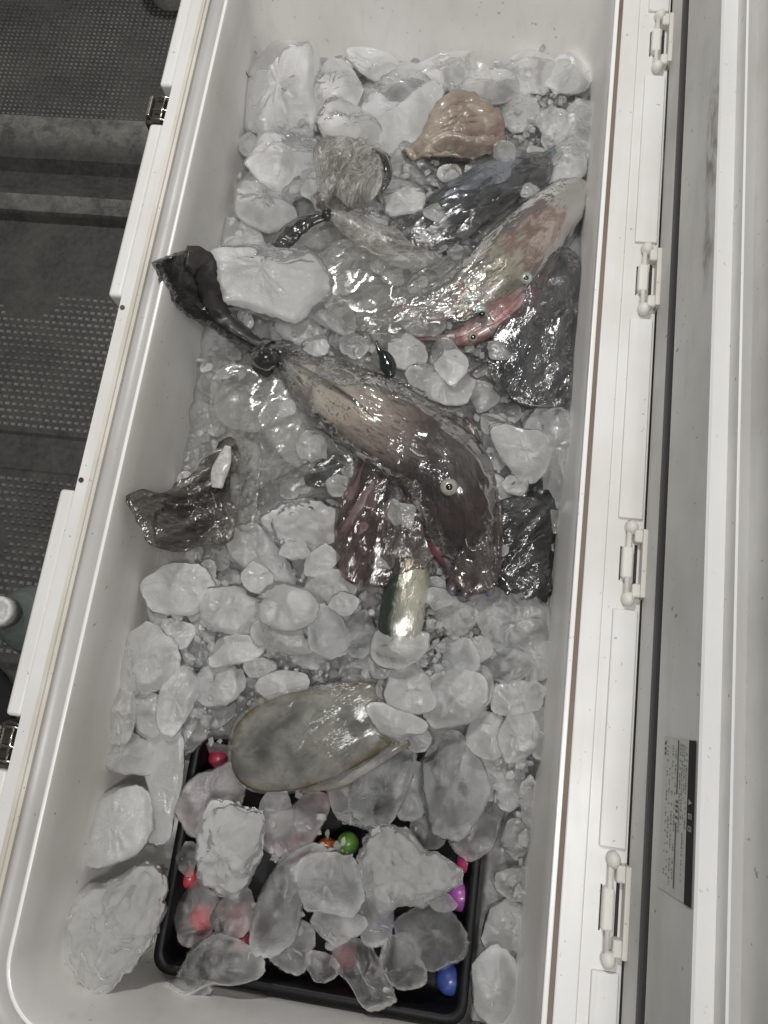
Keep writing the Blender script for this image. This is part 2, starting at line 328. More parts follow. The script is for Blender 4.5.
# ================================================================== FLOOR
ZF = -0.42
def strip_profile():
    # (y, z) profile of the deck running across: studded panels between raised ribs
    return [(-2.2,0),(-0.02,0),(-0.01,0.004),(0.285,0.004),(0.290,0.0),(0.345,0.0),(0.350,.004),(0.60,.004),(0.62,.0),(0.735,0.0),(0.745,.020),(0.775,.024),(0.79,.002),
            (0.845,-.012),(0.86,.008),(0.905,.030),(0.93,.030),(0.945,.004),(3.2,.004)]
def deck():
    pr = strip_profile(); xs = np.linspace(-2.4, 1.4, 60); V = []; Fc = []
    for (y, z) in pr:
        for x in xs: V.append((x, y+.0, ZF+z+ .0015*noise.noise(Vector((x*9, y*9, 0)))))
    n = len(xs)
    for j in range(len(pr)-1):
        for i in range(n-1): Fc.append((j*n+i, j*n+i+1, (j+1)*n+i+1, (j+1)*n+i))
    o = obj('floor', V, Fc, M['deck'], smooth=False); o['kind'] = 'structure'
    # the moulded studs of the mat (one sheet of texture, part of the ground)
    V = []; Fc = []
    def stud(x, y, r, h, z):
        b = len(V)
        for (rr, zz) in ((r, 0), (r*.62, h)):
            for q in ((-1,-1),(1,-1),(1,1),(-1,1)): V.append((x+q[0]*rr, y+q[1]*rr*.8, z+zz))
        Fc.append((b+4,b+5,b+6,b+7))
        for q in range(4): Fc.append((b+q, b+(q+1)%4, b+4+(q+1)%4, b+4+q))
    p = .0125
    for (y0, y1, x0) in ((0.0,.28,-1.2),(.355,.595,-1.2)):
        yy = y0+.006; row = 0
        while yy < y1:
            x = x0 + (p/2 if row % 2 else 0)
            while x < -.36:
                if noise.noise(Vector((x*6, yy*6, 4))) > -.45: stud(x, yy, .0042, .0022, ZF+.004)
                x += p
            yy += p*.92; row += 1
    yy = .955
    while yy < 1.5:
        x = -1.25
        while x < -.4:
            stud(x, yy, .0026, .0012, ZF+.004); x += .0095
        yy += .0088
    o = obj('floor_studs', V, Fc, M['stud'], smooth=False); o['kind'] = 'structure'
deck()

# ================================================================== COOLER
XL, XR, YN, YF = -0.348, 0.100, -0.298, 0.885      # inner rim edge
cooler = thing('cooler', 'big open white cooler box packed with ice and catch, lid hinged on the right', 'cooler', ((XL+XR)/2, (YN+YF)/2, -.40))
CL = Vector(cooler.location)
def P(o):   # parent to the cooler keeping world placement
    o.parent = cooler; o.location = Vector(o.location)-CL; return o
def rrect(x0, x1, y0, y1, r, n=10):
    pts = []
    for (cx, cyy, a0) in ((x1-r, y0+r, -90), (x1-r, y1-r, 0), (x0+r, y1-r, 90), (x0+r, y0+r, 180)):
        for k in range(n+1):
            a = R(a0+90*k/n); pts.append((cx+r*math.cos(a), cyy+r*math.sin(a)))
    return pts
def loft(name, rings, mat, cap_last=False, smooth=True):
    V = []; Fc = []; n = len(rings[0][0])
    for pts, z in rings: V += [(x, y, z) for x, y in pts]
    for j in range(len(rings)-1):
        for i in range(n):
            k = (i+1) % n; Fc.append((j*n+i, j*n+k, (j+1)*n+k, (j+1)*n+i))
    if cap_last: Fc.append(tuple((len(rings)-1)*n+i for i in range(n)))
    return obj(name, V, Fc, mat, smooth=smooth)
def rr(off, r, far=0.0, near=0.0): return rrect(XL-off, XR+off, YN-off-near, YF+off-far, r)
# inner liner: rim bead, wall with draft, filleted floor
rings = []
DEP = -.215
prof = [(.0042,-.006,.060),(.0026,-.0012,.058),(.0006,0.0,.056),(-.0012,-.0012,.054),(-.0030,-.005,.052),(-.006,-.03,.050),(-.010,-.10,.048),(-.014,-.15,.046)]
for k in range(1, 8):
    a = R(90*k/7); prof.append((-.014-.055*(1-math.cos(a)), -.155-.06*math.sin(a), max(.012, .046-.03*k/7)))
for off, z, r in prof: rings.append((rr(off, r, max(0, -z-.01)*.62, max(0, -off-.006)*.6), z))
P(loft('liner', rings[3:], M['liner'], True)); P(loft('rim_bead_highlight', rings[:4], M['bead']))
# channel between bead and flange on the latch side, brown seam groove all round
rings = [(rr(.0040,.060), -.0062),(rr(.0070,.062), -.0076),(rr(.0190,.070), -.0070),(rr(.0206,.072), -.0045)]
P(loft('rim_channel', rings, M['channel']))
# flange top (drawn as an outline with outer notches) -------------
def poly_prism(name, pts, z0, z1, mat, bevel=.0015):
    bm = bmesh.new(); a = [bm.verts.new((x, y, z0)) for x, y in pts]; b = [bm.verts.new((x, y, z1)) for x, y in pts]
    n = len(pts)
    bm.faces.new(a[::-1]); bm.faces.new(b)
    for i in range(n): bm.faces.new([a[i], a[(i+1)%n], b[(i+1)%n], b[i]])
    return bobj(name, bm, mat, None, False, bevel)
FX = XL-.0405                                      # outer line of the recess on the latch side
def ring_prism(name, outer, inner, z0, z1, mat):
    n = len(outer); V = [(x,y,z1) for x,y in outer]+[(x,y,z1) for x,y in inner]+[(x,y,z0) for x,y in outer]+[(x,y,z0) for x,y in inner]; Fc = []
    for i in range(n):
        k = (i+1)%n
        Fc += [(i,k,n+k,n+i),(2*n+i,2*n+k,k,i),(n+i,n+k,3*n+k,3*n+i)]
    return obj(name, V, Fc, mat, smooth=False)
outer = rrect(FX, .1565, YN-.055, YF+.055, .05)
mid = rr(.024, .075)
P(ring_prism('flange', outer, mid, -.03, .0, M['flange']))
P(ring_prism('rim_lip', rr(.0244,.0752), rr(.0205,.072), -.012, -.0012, M['cream']))
# right side: pink-grey bead and brown seam
bm = bmesh.new(); box(bm, XR-.0034, XR+.0013, YN+.03, YF-.03, -.012, .0022); P(bobj('seam_bead', bm, M['bead'], None, False, .0012))
bm = bmesh.new(); box(bm, XR+.0015, XR+.0052, YN+.03, YF-.03, -.012, .0003); P(bobj('seam_groove', bm, M['groove'], None, False))
bm = bmesh.new(); box(bm, XR+.0054, XR+.0240, YN+.01, YF-.01, -.012, .0012); P(bobj('seam_shoulder', bm, M['flange'], None, False, .0015))
# outer shell body
rings = [(rrect(FX+.004, .152, YN-.05, YF+.05, .05), -.03), (rrect(FX+.004, .152, YN-.05, YF+.05, .05), -.045), (rrect(FX+.022, .138, YN-.035, YF+.035, .05), -.41)]
P(loft('outer_shell', rings, M['pad'], True))
# front pads that stand out from the flange, with latches in their notches
def pad(y0, y1):
    bm = bmesh.new(); box(bm, -.4050, FX-.0004, y0, y1, -.075, -.0010); P(bobj('front_pad', bm, M['pad'], None, False, .004, 3))
pad(.379, .597); pad(.648, YF+.03); pad(-.053, .166); pad(YN-.05, -.100)
for yy in (.366, .176):
    bm = bmesh.new(); cyl(bm, (FX+.004, yy, -.001), (FX+.004, yy, .0012), .0026, n=14); P(bobj('screw', bm, M['screw'], None, False))
# yellowed wear line along the latch-side flange
bm = bmesh.new(); box(bm, XL-.0285, XL-.0242, YN+.04, YF-.04, -.01, .0012); P(bobj('wear_strip', bm, M['cream'], None, False, .0006))
def latch(yc, dx=0.0):
    t = bpy.data.objects.new('latch', None); C.objects.link(t); t.parent = cooler; t.location = Vector((-.4085+dx, yc, -.022))-CL; t.scale = (1.45, 1.0, 1)
    bm = bmesh.new()
    pts = [(-.006,-.021),(.013,-.0225),(.013,.020),(.002,.0225),(-.004,.018),(-.009,.004)]
    a = [bm.verts.new((x,y,-.03)) for x,y in pts]; b = [bm.verts.new((x*.8,y*.9,.012)) for x,y in pts]; bm.faces.new(a[::-1]); bm.faces.new(b)
    for i in range(6): bm.faces.new([a[i],a[(i+1)%6],b[(i+1)%6],b[i]])
    bobj('latch_body', bm, M['latch_black'], t, False, .002)
    bm = bmesh.new(); box(bm, -.0045,-.001,-.012,.015,.0125,.0175); bobj('latch_plate', bm, M['chrome'], t, False, .001)
    bm = bmesh.new()
    cyl(bm, (.008,-.016,.016), (.008,.014,.016), .0012)
    for q in (-.016,-.003,.014): cyl(bm, (.001,q,.017), (.0155,q,.0155), .0012)
    bobj('latch_wire', bm, M['chrome'], t, True)
latch(.622); latch(-.077, .001)
# hinge-side flange panels
def ypx(x, y): return onz(x, y, 0)[1]
segs = [(ypx(664,0)+.03, ypx(667,0)-.01)]
HY = [(15,75),(247,318),(525,610),(858,975)]       # hinge pixel rows
hy = [(ypx(655,b), ypx(655,a)) for a, b in HY]      # (near, far) in metres
hy_near2far = sorted(hy)
bounds = [YN-.05] + [v for ab in hy_near2far for v in ab] + [YF+.05]
for i in range(0, len(bounds), 2):
    y0, y1 = bounds[i]+.003, bounds[i+1]-.003
    if y1-y0 < .02: continue
    bm = bmesh.new(); box(bm, .1330, .1545, y0, y1, -.01, .0030); P(bobj('flange_panel', bm, M['pad'], None, False, .0012))
for (y0, y1) in hy_near2far:
    t = bpy.data.objects.new('hinge', None); C.objects.link(t); t.parent = cooler; t.location = Vector((.1460, (y0+y1)/2, 0))-CL
    L = (y1-y0)/2
    bm = bmesh.new(); cyl(bm, (-.003, -L*.8, .005), (-.003, L*.8, .005), .0022); bobj('hinge_pin', bm, M['hinge'], t, True)
    for sgn in (-1, 1):
        bm = bmesh.new(); bmesh.ops.create_uvsphere(bm, u_segments=18, v_segments=12, radius=1.0)
        bmesh.ops.scale(bm, vec=(.0058, .0070, .0070), verts=bm.verts); bmesh.ops.translate(bm, vec=(-.001, sgn*(L-.006), .004), verts=bm.verts)
        bobj('hinge_cap', bm, M['hinge'], t, True)
        bm = bmesh.new(); box(bm, .0012, .0120, sgn*L*.48 if sgn > 0 else -L*.80, L*.80 if sgn > 0 else -L*.48, -.004, .0085); bobj('hinge_knuckle', bm, M['hinge'], t, False, .0022, 3)
    bm = bmesh.new(); box(bm, -.0085, .0012, -L*.38, L*.38, -.004, .0082); bobj('hinge_knuckle', bm, M['hinge'], t, False, .0028, 3)
    bm = bmesh.new(); box(bm, .0078, .0125, -L*.80, L*.80, -.01, .0115); bobj('hinge_leaf', bm, M['hinge'], t, False, .001)
    bm = bmesh.new(); box(bm, -.0094, -.0082, -L*.40, L*.40, -.02, .0006); bobj('hinge_slot_shade', bm, M['slot_shade'], t, False)
    bm = bmesh.new(); box(bm, .0030, .0056, -L*.46, L*.46, -.02, .0010); bobj('hinge_slot_shade', bm, M['slot_shade'], t, False)

# ------------------------------------------------------------------ lid
LA = R(95); LU = Vector((-math.cos(LA), 0, math.sin(LA))); LN = Vector((LU.z, 0, -LU.x))     # up along the lid, and away from the box
LX0 = .1585
lid = bpy.data.objects.new('lid', None); C.objects.link(lid); lid.parent = cooler; lid.location = Vector((LX0, .25, 0))-CL
def LP(u, wv, y): return Vector((LX0, y, 0)) + LU*u + LN*wv
def u_at(px, wv, row=512):
    lo, hi = -.05, .5
    for _ in range(50):
        m = (lo+hi)/2
        # y that lands on this row
        y0, y1 = -1.0, 2.0
        for _ in range(40):
            ym = (y0+y1)/2
            if proj(LP(m, wv, ym))[1] > row: y0 = ym
            else: y1 = ym
        if proj(LP(m, wv, ym))[0] < px: lo = m
        else: hi = m
    return m
def lid_strip(name, prof, mat, parent, y0=-.40, y1=1.15, seg=40, depth=None):
    V = []; Fc = []; ys = np.linspace(y0, y1, seg)
    n = len(prof)
    for y in ys:
        for (u, wv) in prof: V.append(LP(u, wv, y)-Vector((LX0, .25, 0)))
    for j in range(seg-1):
        for i in range(n-1): Fc.append((j*n+i, (j+1)*n+i, (j+1)*n+i+1, j*n+i+1))
    if depth:
        for j in (0, seg-1): Fc.append(tuple(j*n+i for i in range(n)))
        for j in range(seg-1): Fc.append((j*n, j*n+n-1, (j+1)*n+n-1, (j+1)*n))
    return obj(name, V, Fc, mat, parent, smooth=False)
u1 = u_at(660, -.001); u2 = u_at(670.5, -.001); u3 = u_at(706, -.004); u4 = u_at(726, .012); u5 = u_at(736, .012); u6 = u_at(749, .030); u7 = u_at(790, .022)
lid_strip('lid_edge', [(.002,.004),(.002,0),(.0045,-.0015),(u1-.001,-.0015),(u1-.0005,.0045)], M['lid'], lid)
g = [(u1, .004)]
for k in range(9):
    a = math.pi*k/8; g.append((u1+(u2-u1)*(.5-.5*math.cos(a)), -.0045*math.sin(a)))
g.append((u2, .004))
lid_strip('gasket', g, M['black_rubber'], lid)
lid_strip('inner_panel', [(u2,.003),(u2,-.004),(u3,-.004)], M['lid'], lid)
lid_strip('lid_band_lit', [(u3,-.004),(u3+.002,-.0025),(u4,.012)], M['lidband_lit'], lid)
lid_strip('lid_channel', [(u4,.012),(u5,.012)], M['lid'], lid)
lid_strip('lid_band_lit', [(u5,.012),(u5+.001,.0135),(u6,.030)], M['lidband_lit'], lid)
lid_strip('lid_inner_liner', [(u6,.030),(.44,.030),(.45,.034)], M['lid'], lid)
lid_strip('lid_shell', [(.002,.0045),(.0,.012),(.0,.055),(.02,.065),(.44,.065),(.455,.05),(.452,.031)], M['pad'], lid)
# dirty smears on the inner panel (thin film of grime with its own ragged outline)
def lid_smear(name, rows, wv=-.0046, n=10, mat=None, amp=.002):
    pass
k = N('lid_grime'); v = k.coord(); mp = k.n('Mapping', Vector=v, Scale=(1,.35,1)).outputs[0]
gm = k.math('MULTIPLY', k.ramp(k.noise(70, 6, .75, mp, 1.0), [(.46,(0,0,0)),(.62,(1,1,1))]), k.attr('edge'))
M['grime'] = k.done(k.n('MixShader', Fac=k.math('MULTIPLY', gm, .38), i1=k.n('BsdfTransparent').outputs[0], i2=k.n('BsdfDiffuse', Color=(.13,.115,.085,1)).outputs[0]).outputs[0])
def lid_patch(name, px0, px1, row0, row1, wv, mat, fade=True, nu=10, ny=40):
    # rectangle on the panel between two image columns at row 512-equivalent heights
    ua, ub = u_at(px0, wv), u_at(px1, wv)
    def y_of(row, u):
        y0, y1 = -1.0, 2.5
        for _ in range(40):
            ym = (y0+y1)/2
            if proj(LP(u, wv, ym))[1] > row: y0 = ym
            else: y1 = ym
        return ym
    ya, yb = y_of(row1, (ua+ub)/2), y_of(row0, (ua+ub)/2)
    V = []; Fc = []; E = []
    for j in range(ny):
        for i in range(nu):
            fu, fy = i/(nu-1), j/(ny-1)
            V.append(LP(ua+(ub-ua)*fu, wv, ya+(yb-ya)*fy)-Vector((LX0, .25, 0)))
            E.append(max(0, min(1, 6*min(fu, 1-fu)+.0)) * max(0, min(1, 6*min(fy, 1-fy))))
    for j in range(ny-1):
        for i in range(nu-1): Fc.append((j*nu+i, (j+1)*nu+i, (j+1)*nu+i+1, j*nu+i+1))
    return obj(name, V, Fc, mat, lid, smooth=False, attr={'edge': E}), ua, ub, ya, yb
lid_patch('grime_stain', 693, 707, 60, 300, -.0046, M['grime'])
# printed sticker: pale panel of small dark print, black header strip with three pale glyphs
k = N('sticker_paper'); M['sticker'] = k.done(k.bsdf(Base_Color=k.mix(k.noise(200,2), (.44,.45,.42), (.54,.54,.50)), Roughness=.45))
M['ink'] = mat_plain('printed_ink', (.045,.045,.045), .5)
M['ink_soft'] = mat_plain('printed_fine_ink', (.17,.17,.16), .5)
M['ink_black'] = mat_plain('sticker_black', (.012,.010,.010), .6, spec=.2)
M['ink_pale'] = mat_plain('sticker_pale_print', (.42,.42,.40), .5)
st, ua, ub, ya, yb = lid_patch('sticker', 673.5, 704, 739, 897, -.0047, M['sticker'])
LO = Vector((LX0, .25, 0))
def lrect(name, fu0, fu1, fy0, fy1, wv, mat, parent=st):
    V = [LP(ua+(ub-ua)*a, wv, yb+(ya-yb)*b)-LO for a, b in ((fu0,fy0),(fu1,fy0),(fu1,fy1),(fu0,fy1))]
    return obj(name, V, [(0,1,2,3)], mat, parent, smooth=False)
lrect('header_strip', .80, 1.0, 0, 1, -.0050, M['ink_black'])
V = []; Fc = []; V2 = []; F2 = []
def addq(VV, FF, a, b, c, d, wv=-.0050):
    n0 = len(VV)
    for (fu, fy) in ((a,c),(b,c),(b,d),(a,d)): VV.append(LP(ua+(ub-ua)*fu, wv, yb+(ya-yb)*fy)-LO)
    FF.append((n0,n0+1,n0+2,n0+3))
rs = random.Random(5)
for col, (f0, f1, dens) in {.09:(.02,.10,.9), .16:(.04,.93,.35), .24:(.05,.95,.45), .33:(.05,.95,.5), .42:(.04,.90,.45), .56:(.03,.60,.85), .62:(.03,.55,.9), .68:(.04,.92,.6), .74:(.05,.60,.6)}.items():
    y = f0
    while y < f1:
        l = rs.uniform(.005, .018)
        if rs.random() < dens: addq(V2, F2, col-.014, col+rs.uniform(.004,.018), y, min(f1, y+l))
        y += l+rs.uniform(.004, .012)
obj('fine_print', V2, F2, M['ink_soft'], st, smooth=False)
addq(V, Fc, .47,.50,.01,.36); addq(V, Fc, .47,.50,.54,.95)
for y in (.03,.065,.10): addq(V, Fc, .05,.10,y,y+.018)
for y in (.40,.43,.46,.50): addq(V, Fc, .46,.53,y,y+.016)
obj('printed_lines', V, Fc, M['ink'], st, smooth=False)['kind'] = 'stuff'
V = []; Fc = []
W_ = -.0053
# glyph: small triangle figure, two boxed figures
def glyph_tri(y):
    n0 = len(V)
    for (fu, fy) in ((.85,y+.035),(.95,y+.018),(.85,y)): V.append(LP(ua+(ub-ua)*fu, W_, yb+(ya-yb)*fy)-LO)
    Fc.append((n0,n0+1,n0+2))
glyph_tri(.37)
for y in (.455,.53):
    for q in range(3): addq(V, Fc, .85+.04*q, .868+.04*q, y, y+.034, W_)
    addq(V, Fc, .85,.95,y,y+.006,W_); addq(V, Fc, .85,.95,y+.028,y+.034,W_)
obj('header_glyphs', V, Fc, M['ink_pale'], st, smooth=False)

# ================================================================== BLACK TRAY
TX0, TX1, TY0, TY1, TZ = -.268, .046, -.284, -.050, -.136
tray = thing('tray', 'shallow black plastic tray of coloured balls sunk in the ice at near end', 'tray', ((TX0+TX1)/2, (TY0+TY1)/2, -.180))
def tr(o): return rrect(TX0+o, TX1-o, TY0+o, TY1-o, max(.004, .018-o*.6), 6)
rings = [(tr(.004), TZ-.008),(tr(0), TZ-.007),(tr(0), TZ-.001),(tr(.0015), TZ),(tr(.008), TZ),(tr(.0095), TZ-.0015),(tr(.013), TZ-.017),(tr(.018), TZ-.034),(tr(.024), TZ-.037)]
o = loft('tray_basin', rings, M['tray'], True); o.parent = tray; o.location = -Vector(tray.location)
rings = [(tr(.004), TZ-.008),(tr(.011), TZ-.042),(tr(.02), TZ-.0435)]
o = loft('tray_underside', rings, M['tray'], True); o.parent = tray; o.location = -Vector(tray.location)

# ================================================================== ICE BED
def bed():
    nx, ny = 200, 400; V = []; E = []
    xs = np.linspace(XL+.006, XR-.006, nx); ys = np.linspace(YN+.02, YF-.045, ny)
    for y in ys:
        for x in xs:
            px, py = proj((x, y, -.11))
            z = S(px, py)-.016
            m = max(0, min(1, (py-735)/40.0)) * max(0, min(1, (TX1+.006-x)/.008))
            m2 = max(0, min(1, (py-735)/80.0))*max(0,min(1,(190-px)/60))
            z += .004*noise.noise(Vector((x*14, y*14, 1)))
            d, _ = noise.voronoi(Vector((x*42, y*42, .3)))
            z += .013*(.45-min(.9, d[0]))
            z += .002*noise.noise(Vector((x*150, y*150, 2)))
            z = z*(1-m)+(-.235 if not (TX0+.012 < x < TX1-.006 and TY0+.012 < y < TY1-.012) else -.184)*m
            V.append((x, y, max(z, -.235))); E.append(0.0)
    Fc = [(j*nx+i, j*nx+i+1, (j+1)*nx+i+1, (j+1)*nx+i) for j in range(ny-1) for i in range(nx-1)]
    o = obj('crushed_ice', V, Fc, M['bed'], attr={'edge': E})
    o['kind'] = 'stuff'; tag(o, 'packed bed of crushed grey ice filling the white cooler under everything', 'crushed ice')
bed()

# ================================================================== ICE LUMPS
def outline(cx, cyy, a, b, rot, rnd, irregular=.13, sq=2.3, n=40):
    ph = [rnd.uniform(0, 6.28) for _ in range(8)]; am = [rnd.uniform(.35, 1)*irregular/(k*.62+.6) for k in range(8)]
    ca, sa = math.cos(R(rot)), math.sin(R(rot)); pts = []
    cuts = [(rnd.uniform(0, 6.28), rnd.uniform(.78, .95)) for _ in range(5)]
    for i in range(n):
        t = 2*math.pi*i/n; c, s = math.cos(t), math.sin(t)
        r = (abs(c)**sq+abs(s)**sq)**(-1/sq)
        r *= 1+sum(am[k]*math.cos((k+2)*t+ph[k]) for k in range(6))*.55
        for (ca_, cd_) in cuts:
            q_ = math.cos(t-ca_)
            if r*q_ > cd_: r = r*.25+.75*cd_/q_
        x, y = a*r*c, b*r*s
        pts.append((cx+x*ca-y*sa, cyy+x*sa+y*ca))
    return pts
def smooth_poly(pts, n=44):
    # closed Catmull-Rom through the traced points, evenly resampled
    P_ = [Vector(p) for p in pts]; m = len(P_); out = []
    for i in range(m):
        p0, p1, p2, p3 = P_[i-1], P_[i], P_[(i+1)%m], P_[(i+2)%m]
        for k in range(10):
            t = k/10; out.append(.5*((2*p1)+(p2-p0)*t+(2*p0-5*p1+4*p2-p3)*t*t+(3*p1-p0-3*p2+p3)*t**3))
    L_ = [0]
    for i in range(len(out)): L_.append(L_[-1]+(out[(i+1)%len(out)]-out[i]).length)
    res = []; j = 0
    for q in range(n):
        d = L_[-1]*q/n
        while L_[j+1] < d: j += 1
        f = (d-L_[j])/max(1e-9, L_[j+1]-L_[j]); res.append(tuple(out[j].lerp(out[(j+1)%len(out)], f)))
    return res
ICE_COUNT = 0
def lump(pts, kind, dz=0.0, th=None, label=None, group=None, zabs=None, rnd=random, lift=True, tiltamt=.22, name='ice_lump', flat=.62, traced=False):
    global ICE_COUNT; ICE_COUNT += 1
    n = len(pts); cx = sum(p[0] for p in pts)/n; cyy = sum(p[1] for p in pts)/n
    z = S(cx, cyy)+dz+(rnd.uniform(-.005, .006) if not traced else 0) if zabs is None else zabs
    wp = [onz(p[0], p[1], z) for p in pts]; c = onz(cx, cyy, z)
    wp = [c+(q-c)*1.03 for q in wp]
    rad = min(sum((q-c).length for q in wp)/n, 2*min((q-c).length for q in wp))
    size = sum((q-c).length for q in wp)/n
    t = th if th else rad*(rnd.uniform(.38, .56) if kind != 'R' else .56)
    rough = kind == 'R'
    J = 24 if not rough else 58
    if size > .012 or rough:   # finer outline
        wp = [a.lerp(b, f) for i in range(n) for f in (0, .5) for a, b in ((wp[i], wp[(i+1) % n]),)]; n = len(wp)
    tx, ty = rnd.uniform(-tiltamt, tiltamt), rnd.uniform(-tiltamt, tiltamt); sd = rnd.uniform(0, 50)
    fl = rnd.uniform(flat-.08, flat+.1)
    V = []; E = []; ex = .5; planes = []
    for _ in range(9):
        nn = Vector((rnd.gauss(0, 1), rnd.gauss(0, 1), rnd.uniform(2.0, 5.0) if traced else rnd.uniform(.8, 2.4))).normalized(); planes.append((nn, rnd.uniform(.58, .90)))
    fx = [(rnd.uniform(0, 6.28), rnd.uniform(.45, .85)) for _ in range(5)]  # flat facets cut off the top
    for j in range(1, J):
        uj = j/J; rs_ = 1-abs(2*uj-1)**1.55; zz = (1 if uj > .5 else -1)*t*(max(0, 1-rs_**2.3))**.62
        for q in wp:
            d = (q-c)*rs_; zl = zz
            p = Vector((d.x, d.y, zl))
            if not rough:
                uu = Vector((d.x/size, d.y/size, zl/t))
                for nn, dd in planes:
                    ex_ = uu.dot(nn)-dd
                    if ex_ > 0: uu -= nn*ex_*.92
                p = Vector((uu.x*size, uu.y*size, uu.z*t)); zl = p.z
            lowf = noise.noise(Vector((p.x/size*.9+sd, p.y/size*.9, p.z/size+sd)))
            mid_ = noise.noise(Vector((p.x/size*2.4+sd, p.y/size*2.4, p.z/size*2.4+sd)))
            k1 = 1+.05*mid_*(1 if rs_ < .97 else .5)+.045*noise.noise(Vector((d.x*260+sd, d.y*260, sd)))*rs_**6+.02*noise.noise(Vector((d.x*600+sd, d.y*600, sd)))*rs_**6
            if rough:
                # knobbly crystals welded together
                wq = noise.noise_vector(p*55)*.004; px_, py_ = p.x+wq.x, p.y+wq.y
                vd, _ = noise.voronoi(Vector((px_*72+sd, py_*72, .3))); ve, _ = noise.voronoi(Vector((px_*150+sd, py_*150, .7+(p.z > 0)*.5)))
                kn = (.42-min(vd[0], .9))+.45*(.42-min(ve[0], .9)); k1 += (.12*kn+.04*noise.noise(p*300))*rs_**3
                p = Vector((p.x*k1, p.y*k1, p.z+((kn*.0072+.003*noise.noise(p*45)) if zl > 0 else -kn*.003)*min(1, 1.6-rs_)+t*.35*lowf*(1-rs_**4)))
            else:
                p = Vector((p.x*k1, p.y*k1, p.z*(1+.22*mid_)+t*.10*noise.noise(Vector((d.x*170+sd, d.y*170, 2)))*(1-rs_**6)+t*.40*lowf*max(0, 1-rs_**5)))
                rr_ = math.hypot(p.x, p.y)/size; th_ = math.atan2(p.y, p.x)
                if p.z > 0:
                    for (fa, fd) in fx[:3]:
                        ov = (math.cos(th_-fa)*rr_*.75+p.z/t*.75)-fd-.25
                        if ov > 0: p.z -= ov*t*.55
                        if p.z < t*.02*(1-rs_): p.z = t*.02*(1-rs_)
            p.z += p.x*tx+p.y*ty
            V.append(p); E.append(max(0, min(1, (rs_-.55)/.45)))
    top = Vector((0,0,0)); 
    for i in range(n): top += V[(J-2)*n+i]/n
    bot = Vector((0,0,0))
    for i in range(n): bot += V[i]/n
    V.append(bot); V.append(top); E += [0, 0]; b_, t_ = len(V)-2, len(V)-1
    Fc = [(j*n+i, j*n+(i+1)%n, (j+1)*n+(i+1)%n, (j+1)*n+i) for j in range(J-2) for i in range(n)]
    Fc += [(b_, (i+1)%n, i) for i in range(n)] + [(t_, (J-2)*n+i, (J-2)*n+(i+1)%n) for i in range(n)]
    o = obj(name, V, Fc, M[kind], attr={'edge': E}); o.location = c
    if label: tag(o, label, 'ice lump' if not rough else 'ice clump', group)
    return o
GI = 'loose lumps of ice in the cooler'
rI = random.Random(3)
def E_(cx, cyy, a, b, rot, kind, label, dz=0.0, irr=.13, **kw):
    g_ = 1.24 if kind != 'R' else 1.03
    return lump(outline(cx, cyy, a*g_, b*g_, rot, rI, irr), kind, dz/1000., label=label, group=GI, rnd=rI, **kw)
def Q_(pts, kind, label, dz=0.0, **kw):
    kw['traced'] = True
    return lump(smooth_poly(pts), kind, dz/1000., label=label, group=GI, rnd=rI, **kw)
